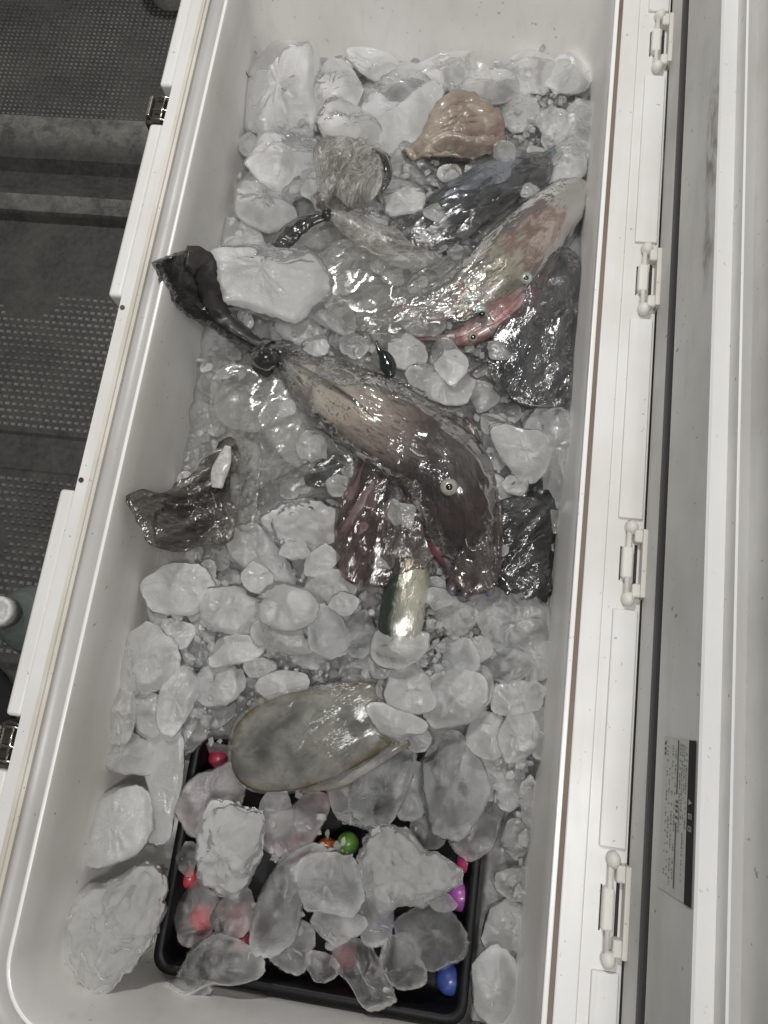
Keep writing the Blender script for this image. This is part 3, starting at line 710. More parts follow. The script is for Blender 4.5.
ICE = [
 # far end
 (282,97,31,42,0,'C',4,'tall smooth cloudy ice lump nearest the far left corner of the box'),
 (335,97,26,27,0,'C',0,'rounded cloudy ice lump right of the tall smooth one at the far end'),
 (348,128,26,20,10,'C',8,'low cloudy ice lump just above the crumpled bag top'),
 (400,96,40,24,-10,'G',0,'wide milky ice lump left of the brown flesh at the far end'),
 (287,163,30,27,0,'C',4,'rounded cloudy ice lump left of the crumpled bag top'),
 (267,202,27,26,10,'C',6,'cloudy ice lump just above the short dark bag tail'),
 (229,222,14,36,8,'C',0,'narrow upright cloudy ice lump against the left wall beside the far lumps'),
 (246,244,16,20,0,'C',2,'small cloudy ice lump between the narrow upright one and the short dark bag tail'),
 (404,200,22,16,15,'C',10,'cloudy ice lump right below the dark loop of the crumpled bag'),
 (412,168,20,18,20,'G',2,'greyish ice lump under the left tip of the brown flesh'),
 (412,244,24,12,38,'L',10,'clear elongated ice sliver left of the small ice pebbles by the blue fish'),
 (438,244,9,9,0,'R',14,'frosty ice pebble right of the clear elongated sliver'),
 (466,229,9,8,0,'C',12,'small ice pebble lying on the dark side of the blue fish'),
 (418,229,7,8,0,'C',10,'small ice pebble at the lower left of the blue fish'),
 (455,251,8,6,20,'C',12,'tiny flat ice pebble below the blue fish'),
 (449,173,11,7,-5,'C',16,'small oval ice pebble on the pale upper side of the blue fish'),
 (470,171,6,6,0,'C',16,'tiny round ice pebble beside the oval one on the blue fish'),
 (571,74,26,16,-14,'C',6,'flat oval ice lump nearest the far right corner'),
 (578,123,17,17,0,'C',6,'round cloudy ice lump by the right wall at the far end'),
 (567,167,18,14,0,'C',10,'cloudy ice lump lying on the far end of the olive squid'),
 (553,124,13,14,0,'C',2,'small cloudy ice lump left of the round one by the right wall'),
 (575,149,20,10,12,'G',4,'flat grey ice lump behind the cloudy one on the olive squid'),
 (538,157,11,10,0,'C',8,'small cloudy ice lump left of the flat grey one near the olive squid'),
 (528,72,24,19,0,'C',2,'cloudy ice lump left of the flat oval one in the far right corner'),
 (520,112,18,17,0,'C',0,'milky ice lump just right of the brown flesh'),
 (492,88,26,15,-20,'G',0,'milky ice lump above the right end of the brown flesh'),
 (450,72,30,16,-8,'C',0,'long milky ice lump above the middle of the brown flesh'),
 (378,66,26,14,8,'C',-2,'milky ice lump against the far wall left of centre'),
 (598,100,9,22,4,'G',-2,'narrow grey ice lump squeezed on the right wall at the far end'),
 (594,180,8,16,0,'G',0,'narrow grey ice lump at the right wall beside the olive squid tip'),
 # centre far
 (370,222,18,22,20,'C',-2,'cloudy ice lump under the neck of the crumpled bag'),
 (316,182,14,20,0,'C',-2,'cloudy ice lump half under the left side of the crumpled bag'),
 (332,312,22,16,30,'G',4,'grey ice lump below right of the big pale slab'),
 (300,322,24,18,0,'C',-4,'cloudy ice lump just below the big pale slab'),
 (426,323,20,13,4,'L',14,'clear flattened ice lump below the pale squid eyes'),
 (407,353,18,15,0,'C',20,'round cloudy ice lump right above the big tied bag'),
 (449,360,14,21,-32,'C',20,'oblong cloudy ice lump leaning right of the round one above the big tied bag'),
 (449,387,22,16,20,'C',14,'wide cloudy ice lump below the oblong leaning one'),
 (482,388,18,20,-30,'G',12,'grey ice lump right of the wide one beside the slate squid'),
 (424,378,15,13,0,'G',10,'grey ice lump resting on the upper edge of the big tied bag'),
 (505,412,15,13,0,'G',-6,'dull grey ice lump under the slate squid head'),
 # right of the head
 (551,452,23,42,-6,'G',4,'tall grey ice slab standing behind the round lump by the right wall'),
 (495,490,12,13,0,'G',4,'grey ice pebble right of the dark squid head'),
 (516,484,12,10,0,'C',12,'small cloudy pebble just under the big smooth round lump'),
 (513,503,8,7,0,'C',12,'tiny cloudy pebble above the black tangled bag'),
 (494,458,10,10,0,'G',4,'small grey ice pebble left of the big smooth round lump'),
 (553,516,13,15,0,'G',2,'round grey ice lump right of the black tangled bag'),
 (400,511,15,13,5,'C',28,'round cloudy ice lump sitting on the dark bag left of the squid eye'),
 (415,546,19,17,0,'L',14,'clear square ice lump above the silver fish'),
 (575,420,7,18,0,'G',-4,'narrow dull ice sliver on the right wall above the tall slab'),
 (548,602,15,12,0,'G',-4,'dull grey ice lump below the black tangled bag by the right wall'),
 # left middle
 (262,556,38,20,48,'G',2,'long grey ice lump slanting right below the left dark bag'),
 (304,524,40,27,-4,'R',12,'large crusted ice clump left of the purple flesh'),
 (294,549,13,11,0,'C',16,'small ice lump stuck below the large crusted clump'),
 (322,560,17,11,-24,'C',10,'small slanting ice lump below right of the large crusted clump'),
 (330,588,26,16,-8,'C',12,'flat oval ice lump left of the silver fish'),
 (288,606,30,20,12,'C',22,'flat cloudy ice slab with a bright frosted rim in the middle of the pile'),
 (284,636,28,16,5,'C',10,'wide cloudy ice lump under the bright rimmed slab'),
 (328,633,18,23,-12,'L',20,'upright clear ice lump right of the bright rimmed slab'),
 (257,578,14,13,0,'C',18,'small white ice lump left of the bright rimmed slab'),
 (232,610,29,22,20,'C',8,'cloudy ice lump left of the bright rimmed slab in the middle pile'),
 (180,590,32,22,-8,'C',6,'wet glossy ice lump below the left dark bag'),
 (172,634,19,14,10,'C',6,'cloudy ice lump under the wet glossy one by the left wall'),
 (158,616,9,13,-10,'C',4,'small ice chip against the left wall under the wet glossy lump'),
 (234,650,23,14,-12,'C',12,'cloudy ice lump below the middle pile left of centre'),
 (218,684,25,20,-10,'C',6,'cloudy ice lump above the far left corner of the black tray'),
 (260,669,14,10,10,'C',12,'small cloudy ice lump between the middle pile and the big fillet'),
 (283,686,23,12,-8,'C',8,'flat cloudy ice lump along the upper edge of the big fillet'),
 (218,712,15,12,0,'G',0,'grey ice lump just above the tray corner'),
 (345,666,34,18,0,'P',2,'wide pale pink tinged ice lump above the big fillet'),
 (356,645,14,10,-30,'L',14,'small clear angular ice lump below the other angular piece'),
 (146,661,30,31,20,'C',12,'broad smooth cloudy ice lump leaning on the left wall'),
 (119,712,15,31,5,'C',8,'upright cloudy ice lump against the left wall below the broad smooth one'),
 (149,714,12,22,-5,'C',10,'narrow cloudy ice lump between the upright one and the faceted one at left'),
 (177,699,17,27,14,'C',14,'faceted upright ice lump left of the tray corner'),
 (156,738,17,20,20,'C',2,'ice lump partly under the squarish one by the left wall'),
 (129,754,30,19,8,'C',10,'squarish cloudy ice lump on the left wall above the big leaning pieces'),
 (186,730,15,27,42,'G',4,'long grey ice lump pointing at the tray corner'),
 (200,652,16,14,0,'G',-2,'dull grey ice lump in the hollow of the middle left pile'),
 (308,655,17,12,20,'G',2,'grey ice lump in the hollow below the wide cloudy lump'),
 (376,665,14,12,0,'G',2,'small grey ice lump between the angular pieces and the bright round one'),
 # right middle
 (398,645,25,20,0,'C',22,'bright rounded ice lump covering the near end of the silver fish'),
 (407,689,22,25,6,'C',14,'cloudy ice lump directly below the bright rounded one'),
 (454,618,24,22,0,'R',8,'crumbly ice clump right of the silver fish'),
 (458,661,18,18,20,'L',10,'rounded clear ice lump below the crumbly clump'),
 (480,650,10,12,0,'C',14,'small cloudy ice pebble right of the rounded clear lump'),
 (516,622,33,32,0,'G',6,'big round grey ice lump below the black tangled bag'),
 (508,663,23,16,-6,'L',14,'flattened clear ice lump below the big round grey one'),
 (535,661,14,20,0,'G',8,'grey ice lump by the right wall below the big round grey one'),
 (519,696,24,16,-8,'C',12,'flat cloudy ice lump above the pair of blocky ones on the right'),
 (517,734,16,25,10,'C',12,'left one of two blocky cloudy ice lumps beside the right wall'),
 (541,731,10,28,2,'C',14,'right one of two blocky cloudy ice lumps beside the right wall'),
 (450,696,34,26,4,'G',4,'large grey ice lump right of the middle of the heap above the long upright slab'),
 (470,690,17,17,0,'C',14,'round cloudy ice lump lying on the large grey one'),
 (489,737,17,22,0,'C',10,'cloudy ice lump left of the pair of blocky ones'),
 (416,738,13,13,0,'G',6,'small grey ice lump under the right end of the overlapping flat one'),
 (548,692,8,17,0,'G',-2,'narrow grey ice sliver at the right wall above the blocky pair'),
 (476,608,12,14,20,'G',2,'small grey ice lump left of the big round grey one'),
 (432,590,12,12,0,'C',10,'small cloudy ice lump at the upper right of the silver fish'),
 # lower right
 (452,785,27,52,-5,'L',14,'long upright clear ice slab with frosted edge over the far edge of the tray'),
 (490,772,24,24,20,'G',2,'grey ice lump right of the long upright slab'),
 (478,823,22,38,28,'L',4,'clear ice lump leaning out from under the long upright slab'),
 (383,788,21,42,26,'L',16,'slanting clear ice slab with white rim below the overlapping flat lump'),
 (350,798,19,30,-14,'L',6,'clear ice lump left of the slanting white rimmed slab'),
 (414,792,15,30,10,'G',0,'grey ice lump between the slanting slab and the long upright slab'),
 (534,808,13,22,-6,'C',6,'upright cloudy ice lump in the right hand strip level with the tray top'),
 (517,838,12,20,0,'G',2,'grey ice lump in the right hand strip beside the leaning clear lump'),
 (550,806,8,20,0,'G',-6,'thin grey ice sliver against the right wall level with the tray top'),
 (519,884,19,17,10,'G',2,'grey ice lump right of the pink ball outside the tray'),
 (503,930,17,28,6,'G',2,'upright grey ice lump just outside the right tray wall'),
 (496,988,19,38,0,'G',4,'tall grey ice lump by the near right tray corner'),
 (531,935,14,30,4,'G',-2,'upright grey ice lump between the right tray wall and the cooler wall'),
 (527,1000,14,26,0,'G',-2,'grey ice lump cut by the lower edge of the photo at right'),
 (540,865,10,22,0,'G',-6,'dull grey ice sliver low on the right wall beside the tray'),
 (508,790,14,17,0,'G',6,'small grey ice lump left of the upright cloudy one in the right strip'),
 # in the tray
 (213,804,27,33,14,'P',4,'pink tinged clear ice lump in the far left corner of the tray'),
 (276,814,15,20,12,'L',0,'clear ice lump between the left crusted clump and the fillet'),
 (296,826,20,33,42,'P',4,'pinkish ice slab slanting below the fillet in the tray'),
 (331,883,27,30,10,'L',16,'rounded clear ice lump left of the right crusted clump'),
 (336,923,24,17,14,'L',10,'flat oval clear ice lump below the rounded one left of the right clump'),
 (196,914,18,28,-4,'P',4,'pink tinged oval ice lump at the left wall of the tray'),
 (234,913,18,23,10,'P',4,'pink tinged ice lump over a red ball in the tray'),
 (188,858,9,16,0,'P',-4,'small pink tinged chip at the left wall of the tray'),
 (184,989,21,12,-8,'L',4,'small glassy ice lump on the near left corner of the tray'),
 (290,947,22,24,10,'L',-8,'dark looking clear ice lump near the near wall of the tray'),
 (322,967,15,14,20,'L',-6,'small clear ice pebble near the near wall of the tray'),
 (365,974,20,36,-38,'P',4,'long clear ice lump with a red ball beneath at the near wall of the tray'),
 (402,964,20,25,-20,'L',6,'clear ice lump right of the one with the red ball beneath'),
 (376,920,18,24,0,'L',-8,'dark looking clear ice lump over a purple ball'),
 (430,833,16,16,0,'L',-4,'clear ice lump behind the right crusted clump'),
]
for cx, cyy, a, b, rot, kd, dz, lab in ICE:
    E_(cx, cyy, a, b, rot, kd, lab, dz, irr=.17 if kd in 'LP' else .14)
# traced silhouettes
Q_([(212,262),(240,254),(275,252),(310,252),(327,268),(328,285),(310,303),(292,318),(270,314),(240,308),(217,303)], 'C', 'big pale ice slab lying over the long dark bag tail', 24)
Q_([(357,125),(362,84),(385,104),(412,104),(436,86),(442,104),(431,128),(414,145),(391,150),(368,143)], 'C', 'bowl shaped cloudy ice lump left of the brown flesh', 10)
Q_([(490,434),(503,427),(522,430),(545,434),(552,452),(546,470),(532,482),(516,474),(500,458)], 'C', 'big smooth round cloudy lump in front of the tall grey slab', 22)
Q_([(367,706),(382,703),(396,708),(408,712),(426,722),(424,733),(410,737),(402,743),(390,739),(376,729)], 'C', 'flat bright ice lump overlapping the right tip of the fillet', 24)
Q_([(346,622),(361,610),(368,611),(376,625),(374,640),(356,644),(344,652),(341,642)], 'L', 'clear angular ice lump left of the silver fish', 14)
Q_([(251,930),(262,890),(282,858),(306,845),(325,848),(327,868),(312,885),(303,905),(300,925),(291,945),(270,956),(253,950)], 'L', 'long cloudy clear ice slab in the middle of the tray', 12)
Q_([(78,830),(88,806),(110,790),(136,786),(150,800),(151,835),(140,852),(116,864),(92,868),(80,855)], 'C', 'broad thin ice slab leaning on the left wall beside the tray', 34)
Q_([(142,765),(150,735),(170,728),(186,740),(184,780),(174,812),(170,835),(158,845),(134,838),(130,826),(150,800)], 'C', 'tall folded ice slab between the left wall and the tray', 16)
Q_([(176,975),(190,950),(208,936),(224,934),(250,945),(264,960),(262,974),(240,983),(210,985),(185,998),(168,992)], 'L', 'winged clear ice lump along the near left edge of the tray', 8)
Q_([(395,925),(412,908),(440,902),(455,916),(468,938),(466,957),(448,968),(430,972),(408,955)], 'L', 'large dark glassy ice lump right of centre in the tray', 2)
Q_([(428,903),(432,895),(448,893),(458,905),(450,912),(436,912)], 'L', 'small clear ice piece under the right crusted clump', 2)
# crusted clumps
Q_([(197,845),(203,815),(215,801),(237,800),(250,808),(263,812),(263,850),(257,865),(248,885),(233,902),(213,893),(199,875)], 'R', 'white crusted oval ice clump in the left half of the tray', 26)
Q_([(357,868),(362,845),(375,828),(393,826),(408,828),(424,848),(440,853),(462,868),(458,884),(440,893),(425,907),(405,905),(386,914),(368,900)], 'R', 'white crusted ice clump in the right half of the tray', 28)
Q_([(70,900),(88,885),(108,882),(138,866),(160,868),(164,895),(160,925),(148,950),(125,975),(108,992),(88,982),(66,955),(64,925)], 'R', 'large crusted ice clump between the left wall and the tray', 42)
# small fill pieces packed between the traced ones
rF = random.Random(21)
TAKEN = [(c[0], c[1], (c[2]+c[3])/2) for c in ICE]
def blocked(x, y, r):
    if 190 < x < 490 and y > 742 and x < 488: return True
    if y > 725 and x < 512: return True
    gx, gy = onz(x, y, S(x, y))[:2]
    if gx < XL+.012+r*.001 or gx > XR-.012-r*.001 or gy > YF-.10: return True
    return False
ZONES = [
 (lambda x, y: y < 150, 'small milky ice bit packed among the lumps at the far end', 60),
 (lambda x, y: 150 <= y < 560, 'small grey ice bit packed around the bagged catch', 70),
 (lambda x, y: 560 <= y < 740, 'small ice bit wedged in the middle heap above the tray', 70),
 (lambda x, y: y >= 740, 'small dull ice bit in the strip between tray and right wall', 20),
]
placed = []
tries = 0
while len(placed) < 142 and tries < 12000:
    tries += 1
    x = rF.uniform(90, 600); y = rF.uniform(55, 1010); r = rF.uniform(8, 17)
    if blocked(x, y, r): continue
    if any(math.hypot(x-a, y-b) < c*.62+r*.25 for a, b, c in TAKEN): continue
    if any(math.hypot(x-a, y-b) < (c+r)*.60 for a, b, c in placed): continue
    if 250 < x < 330 and 380 < y < 470: continue
    for zf, lab, mx in ZONES:
        if zf(x, y):
            lump(outline(x, y, r, r*rF.uniform(.7, 1.1), rF.uniform(0, 180), rF, .18, n=26), rF.choice('CCGGL'), rF.uniform(-.010, .0), label=lab, group=lab.replace('small', 'small').replace(' bit ', ' bits '), rnd=rF)
            placed.append((x, y, r)); break
# fine crumbs of ice sprinkled over the pile, uncountable
_b = bmesh.new(); bmesh.ops.create_icosphere(_b, subdivisions=1, radius=1.0); ICO_V = [v.co.copy() for v in _b.verts]; ICO_F = [tuple(v.index for v in f.verts) for f in _b.faces]; _b.free()
def crumbs():
    V = []; Fc = []; rc = random.Random(9)
    spots = [(150,640,40,90,110),(380,620,170,60,330),(520,690,40,110,190),(330,140,120,60,160),(560,120,40,60,100),(230,470,40,120,110),(410,500,60,70,110),(500,360,60,120,150),(300,330,80,40,80),(530,900,22,130,150),(330,860,130,60,60),(430,180,50,30,50),(200,700,60,30,110),(452,617,34,26,150),(440,240,40,22,60),(480,660,60,60,120),(300,640,110,70,120),(520,110,70,50,80),(410,400,60,40,40),(495,500,35,40,50),(232,600,60,30,40),(430,560,30,20,40),(150,690,30,50,30)]
    for cx, cyy, sx, sy, n in spots:
        for _ in range(int(n*1.7)):
            px, py = rc.gauss(cx, sx*.5), rc.gauss(cyy, sy*.5)
            p = onz(px, py, S(px, py)+rc.uniform(-.004, .013))
            if not (XL+.02 < p.x < XR-.015): continue
            r = rc.choice((.0012, .0018, .0026, .0036, .0048))*rc.uniform(.8, 1.2); b = len(V); sd = rc.uniform(0, 99)
            ax = (rc.uniform(.7, 1.3), rc.uniform(.7, 1.3), rc.uniform(.5, .9))
            for q in ICO_V:
                kq = r*(1+.9*noise.noise(q*1.3+Vector((sd, 0, 0)))); V.append((p.x+q.x*ax[0]*kq, p.y+q.y*ax[1]*kq, p.z+q.z*ax[2]*kq))
            Fc += [tuple(b+i for i in f) for f in ICO_F]
    o = obj('ice_crumbs', V, Fc, M['C'], attr={'edge': [0.6]*len(V)}, smooth=False); o['kind'] = 'stuff'
    tag(o, 'fine wet crumbs of ice sprinkled over the lumps in the cooler', 'ice crumbs')
for cx_, cy_, r_, lab_ in ((382,560,11,'small clear ice bit low on the purple flesh left of the silver fish'),(352,470,9,'tiny ice bit at the left edge of the purple flesh'),(437,598,12,'ice bit on the near tip of the dark squid head'),(470,458,9,'tiny ice bit at the right edge of the dark squid head'),(418,415,10,'small ice bit on the upper edge of the tied bag'),(500,545,10,'ice bit on the black tangled bag'),(344,604,12,'ice bit at the near end of the purple flesh'),(312,446,14,'ice lump against the lower edge of the tied bag above the crusted clump'),(338,486,11,'ice lump in the corner between tied bag and purple flesh'),(436,212,11,'ice bit on the near end of the blue fish below the oval pebble'),(505,152,10,'ice bit at the right end of the brown mantle'),(530,192,9,'ice bit between the blue fish and the clear squid bag'),(500,350,12,'ice lump on the left side of the slate squid'),(478,545,12,'ice lump on the lower part of the dark squid head'),(494,425,12,'ice lump above right of the dark squid head'),(352,345,13,'ice lump above the middle of the tied bag'),(316,344,12,'ice lump just above the knot end of the tied bag')):
    E_(cx_, cy_, r_, r_*.85, 20, 'G', lab_, 24)
crumbs()

# ================================================================== THE CATCH
def spine_resample(pts, n):
    P_ = [Vector(p) for p in pts]; m = len(P_); out = []
    for i in range(m-1):
        p0 = P_[max(0, i-1)]; p1 = P_[i]; p2 = P_[i+1]; p3 = P_[min(m-1, i+2)]
        for k in range(16):
            t = k/16; out.append(.5*((2*p1)+(p2-p0)*t+(2*p0-5*p1+4*p2-p3)*t*t+(3*p1-p0-3*p2+p3)*t**3))
    out.append(P_[-1])
    return [out[round(i*(len(out)-1)/(n-1))] for i in range(n)]
def tube(name, pts, mat, parent=None, flat=.6, n=40, m=28, wr=0.0, wf=60, seed=0, closed=True, side=0.0, ridge=0.0):
    """pts: (px, py, half width in px, height above the ice level in mm)"""
    sp = [];
    for p in pts:
        px, py, wpx, dz = p
        z = S(px, py)+dz/1000; c = onz(px, py, z)
        dpt = (H-z)/abs((MC.T @ np.array([(px-CX)/F, (py-CY)/F, 1.0]))[2])
        sp.append((*c, wpx*dpt/F))
    class V4(list): pass
    ctr = spine_resample([s[:3] for s in sp], n); rad = spine_resample([(s[3], 0, 0) for s in sp], n)
    V = []; T = []; SS = []; FU = []; FV = []; run = 0.0
    for i, c in enumerate(ctr):
        if i: run += (c-ctr[i-1]).length
        a = ctr[max(0, i-1)]; b = ctr[min(n-1, i+1)]; d = (b-a).normalized()
        lat = Vector((d.y, -d.x, 0)).normalized(); up = lat.cross(d)*-1
        if up.z < 0: up = -up
        r = max(rad[i].x, .0003)
        for k in range(m):
            th = 2*math.pi*k/m; cs, sn = math.cos(th), math.sin(th)
            q = lat*(cs*r)+up*(sn*r*flat)
            p = c+q
            if wr:
                v1 = noise.noise(Vector((run*wf*.42+seed, q.dot(lat)*wf*1.1, (sn > 0)*2))); v2 = noise.noise(Vector((run*wf*1.1+seed, q.dot(lat)*wf*2.7, (sn > 0)*3)))
                disp = (1-2*abs(v1))*wr+(1-2*abs(v2))*wr*.25+ridge*math.sin(k*3.0+8*noise.noise(Vector((i*.12, seed, 0))))*wr
                p = p+q.normalized()*disp*min(1, r/.008)
            V.append(p); T.append(i/(n-1)); SS.append(cs); FU.append(run); FV.append(cs*r)
    Fc = [(i*m+k, i*m+(k+1)%m, (i+1)*m+(k+1)%m, (i+1)*m+k) for i in range(n-1) for k in range(m)]
    Fc.append(tuple(range(m))[::-1]); Fc.append(tuple((n-1)*m+k for k in range(m)))
    o = obj(name, V, Fc, mat, None, attr={'t': T, 's': SS, 'fu': FU, 'fv': FV})
    return setp(o, parent)
def setp(o, parent):
    if parent is None: return center(o)
    center(o); o.parent = parent; o.location = Vector(o.location)-Vector(parent.matrix_basis.translation)-(Vector(parent.parent.location) if parent.parent else Vector((0,0,0)))
    return o
def ball(name, px, py, rpx, dz, mat, parent=None, sq=(1,1,1), zabs=None, seg=24):
    z = zabs if zabs is not None else S(px, py)+dz/1000
    c = onz(px, py, z); r = rpx*(H-z)/F*1.03
    bm = bmesh.new(); bmesh.ops.create_uvsphere(bm, u_segments=seg, v_segments=seg//2+2, radius=r); bmesh.ops.scale(bm, vec=sq, verts=bm.verts)
    bmesh.ops.translate(bm, vec=c, verts=bm.verts)
    return setp(bobj(name, bm, mat, None, True), parent)
def at_p(px, py, dz): return onz(px, py, S(px, py)+dz/1000)
def sheet(name, poly, mat, parent=None, dz=10, dome=8, wr=.004, wf=45, seed=0, n=56, rings=22, th=.0004, curl=0.0, lean=None, ang=.7):
    """crumpled sheet draped over what lies below; poly is its outline in the photo, dome the bulge in mm"""
    o_ = smooth_poly(poly, n); cx = sum(p[0] for p in o_)/n; cyy = sum(p[1] for p in o_)/n
    V = []; Fc = []; T = []; SS = []
    def pt(px, py, f):
        z = S(px, py)+(dz+dome*(1-f**2.2))/1000
        if lean: z += max(0, lean[0]-px)*lean[1]/1000
        p = onz(px, py, z)
        a1 = p.x*math.cos(ang)+p.y*math.sin(ang); a2 = p.y*math.cos(ang)-p.x*math.sin(ang)
        v1 = noise.noise(Vector((a1*wf*.45+seed, a2*wf*1.2, seed))); v2 = noise.noise(Vector((a1*wf*1.1, a2*wf*2.4+seed, 3))); v3 = noise.noise(Vector((p.x*wf*6, p.y*wf*6+seed, 5)))
        p.z += (1-2.4*abs(v1))*wr+(1-2*abs(v2))*wr*.35+(1-2*abs(v3))*wr*.07 + curl*max(0, f-.75)
        return p
    V.append(pt(cx, cyy, 0)); T.append(.5); SS.append(0)
    for j in range(1, rings+1):
        f = j/rings
        for q in range(n):
            px = cx+(o_[q][0]-cx)*f; py = cyy+(o_[q][1]-cyy)*f
            V.append(pt(px, py, f)); T.append(min(1, max(0, (px-min(p[0] for p in o_))/(max(p[0] for p in o_)-min(p[0] for p in o_))))); SS.append(f)
    for q in range(n): Fc.append((0, 1+q, 1+(q+1)%n))
    for j in range(rings-1):
        for q in range(n): Fc.append((1+j*n+q, 1+(j+1)*n+q, 1+(j+1)*n+(q+1)%n, 1+j*n+(q+1)%n))
    FU = [p.x*math.cos(ang)+p.y*math.sin(ang) for p in V]; FV = [p.y*math.cos(ang)-p.x*math.sin(ang) for p in V]
    o = obj(name, V, Fc, mat, None, attr={'t': T, 's': SS, 'fu': FU, 'fv': FV})
    if th:
        md = o.modifiers.new('thickness', 'SOLIDIFY'); md.thickness = th; md.offset = -1
    return setp(o, parent)
def eye(px, py, r, dz, parent, ring='eye_ring', pr=.45):
    e = ball('eye', px, py, r, dz, M[ring], parent, (1,1,.6)); ball('pupil', px+.2, py, r*pr, dz+r*.42, M['pupil'], e, (1,1,.7)); return e

# --- brown flesh at the far end
o = sheet('squid_mantle', [(402,156),(416,146),(428,132),(436,112),(445,103),(462,101),(480,106),(496,117),(505,138),(500,152),(480,156),(458,158),(440,162),(420,163)], M['brown_fl'], None, 12, 9, .012, 48, 2, th=.004, curl=-.01, ang=.5)
tag(o, 'folded brown translucent squid mantle lying on the ice at the far end', 'squid')
# --- blue silver fish under it
f = thing('fish', 'blue and silver fish half buried under the brown mantle and ice pebbles', 'fish', at_p(470, 200, 0))
tube('fish_body', [(400,232,4,4),(420,222,13,6),(450,205,20,10),(485,186,22,12),(515,172,18,10),(545,160,9,8)], M['blue_fish'], f, .6, 44, 28, .0015, 60, 3)
tube('fish_tail', [(535,166,6,9),(548,160,10,9),(560,156,13,8)], M['blue_fish'], f, .15, 12, 14, .001, 60, 3)
o = sheet('bag_film', [(395,238),(420,205),(455,180),(500,160),(548,158),(548,185),(520,200),(490,222),(460,245),(420,252)], M['film_slate'], None, 16, 12, .004, 60, 8)
o.name = 'fish_bag'; tag(o, 'clear wrinkled plastic film over the blue silver fish', 'plastic film')
# --- olive squid and pink squid in a clear bag
q1 = thing('squid', 'olive and silver squid with red blotch inside a clear bag by the right wall', 'squid', at_p(520, 245, 0))
tube('mantle', [(576,188,7,10),(566,200,18,14),(545,222,25,18),(520,250,28,20),(495,276,27,18),(470,296,22,14)], M['olive_sq'], q1, .62, 60, 32, .003, 60, 1)
tube('head', [(482,286,18,16),(468,300,17,16),(455,312,13,12)], M['olive_sq'], q1, .6, 20, 22, .0015, 60, 2)
for k_, (ex, ey) in enumerate(((392,312),(400,322),(415,330),(388,300))):
    tube('tentacle', [(458+k_,306,6,12),(435,300+k_*6,5,9),((ex+430)/2,(ey+304)/2+k_*2,4,8),(ex,ey,2.2,6)], M['pink_sq'], q1, .8, 24, 10, .0006, 90, k_)
ball('eye', 471, 298, 7, 33, M['eye_white'], q1, (1.2,.8,.5)); ball('eye', 480, 309, 6.5, 33, M['eye_white'], q1, (1,.8,.6)); eye(482, 314, 3.5, 34, q1, 'pupil')
q2 = thing('squid', 'pink squid pressed below the olive one in the clear bag, two dark eyes showing', 'squid', at_p(490, 315, 0))
tube('mantle', [(552,238,8,6),(545,258,15,8),(530,285,18,10),(508,310,18,12),(485,328,14,12)], M['pink_sq'], q2, .6, 44, 26, .002, 60, 5)
tube('head', [(492,322,13,14),(472,334,11,13),(455,338,8,11)], M['pink_sq'], q2, .6, 20, 20, .001, 60, 5)
tube('tentacle', [(460,337,6,11),(440,338,4,9),(412,338,2,7)], M['pink_sq'], q2, .8, 20, 10, .0006, 60, 7)
eye(526, 278, 7, 30, q2, 'eye_white', .42); eye(473, 337, 6, 25, q2, 'eye_ring', .5)
q6 = thing('fish', 'silvery fish lying along the upper left side of the olive squid in the clear bag', 'fish', at_p(500, 245, 0))
tube('fish_body', [(556,192,5,12),(540,205,11,16),(515,228,14,20),(490,252,14,20),(465,275,11,16),(445,292,6,12)], M['silver_fish2'], q6, .7, 50, 26, .0012, 60, 2)
tube('fish_tail', [(448,290,5,12),(436,300,9,12),(428,308,11,11)], M['silver_fish2'], q6, .2, 12, 14, .0008, 60, 3)
b = thing('plastic_bag', 'long clear crinkled bag holding the olive and pink squid', 'plastic bag', at_p(500, 270, 0))
tube('bag_body', [(584,184,5,14),(570,195,19,17),(546,220,29,20),(516,252,33,21),(486,285,34,19),(450,310,32,14),(405,325,26,9),(360,330,18,6)], M['film'], b, .66, 110, 60, .0022, 50, 9, ridge=.2)
tube('bag_end', [(588,180,7,12),(596,170,5,12),(590,160,9,10)], M['film_soft'], b, .5, 20, 24, .002, 90, 3)
# --- loose clear film to the left of it
o = sheet('plastic_film', [(318,262),(345,240),(390,248),(430,262),(470,250),(480,280),(440,300),(430,330),(395,336),(350,330),(322,305)], M['film_soft'], None, 12, 12, .004, 44, 4)
tag(o, 'crinkled clear plastic film left of the bagged squid, right of the big pale slab', 'plastic film')
# --- slate squid near right wall
q3 = thing('squid', 'slate grey squid with a pale eye wedged against the right wall', 'squid', at_p(545, 320, -4))
tube('mantle', [(570,238,12,-2),(565,262,20,0),(556,290,25,4),(545,318,26,6)], M['grey_sq'], q3, .6, 40, 26, .0015, 60, 2)
tube('head', [(548,310,24,6),(540,335,30,6),(536,362,36,6),(542,388,30,2),(548,402,14,0)], M['grey_sq'], q3, .55, 40, 30, .003, 50, 8)
eye(539, 319, 7, 26, q3, 'eye_ring', .4); eye(557, 272, 5, 14, q3, 'pupil')
o = sheet('plastic_bag', [(515,300),(530,262),(555,250),(578,255),(580,300),(578,350),(572,398),(545,410),(510,402),(488,372),(492,340)], M['film_slate'], None, 18, 12, .0035, 40, 5, ang=1.3)
tag(o, 'clear bag film wrapped round the slate grey squid by the right wall', 'plastic bag')
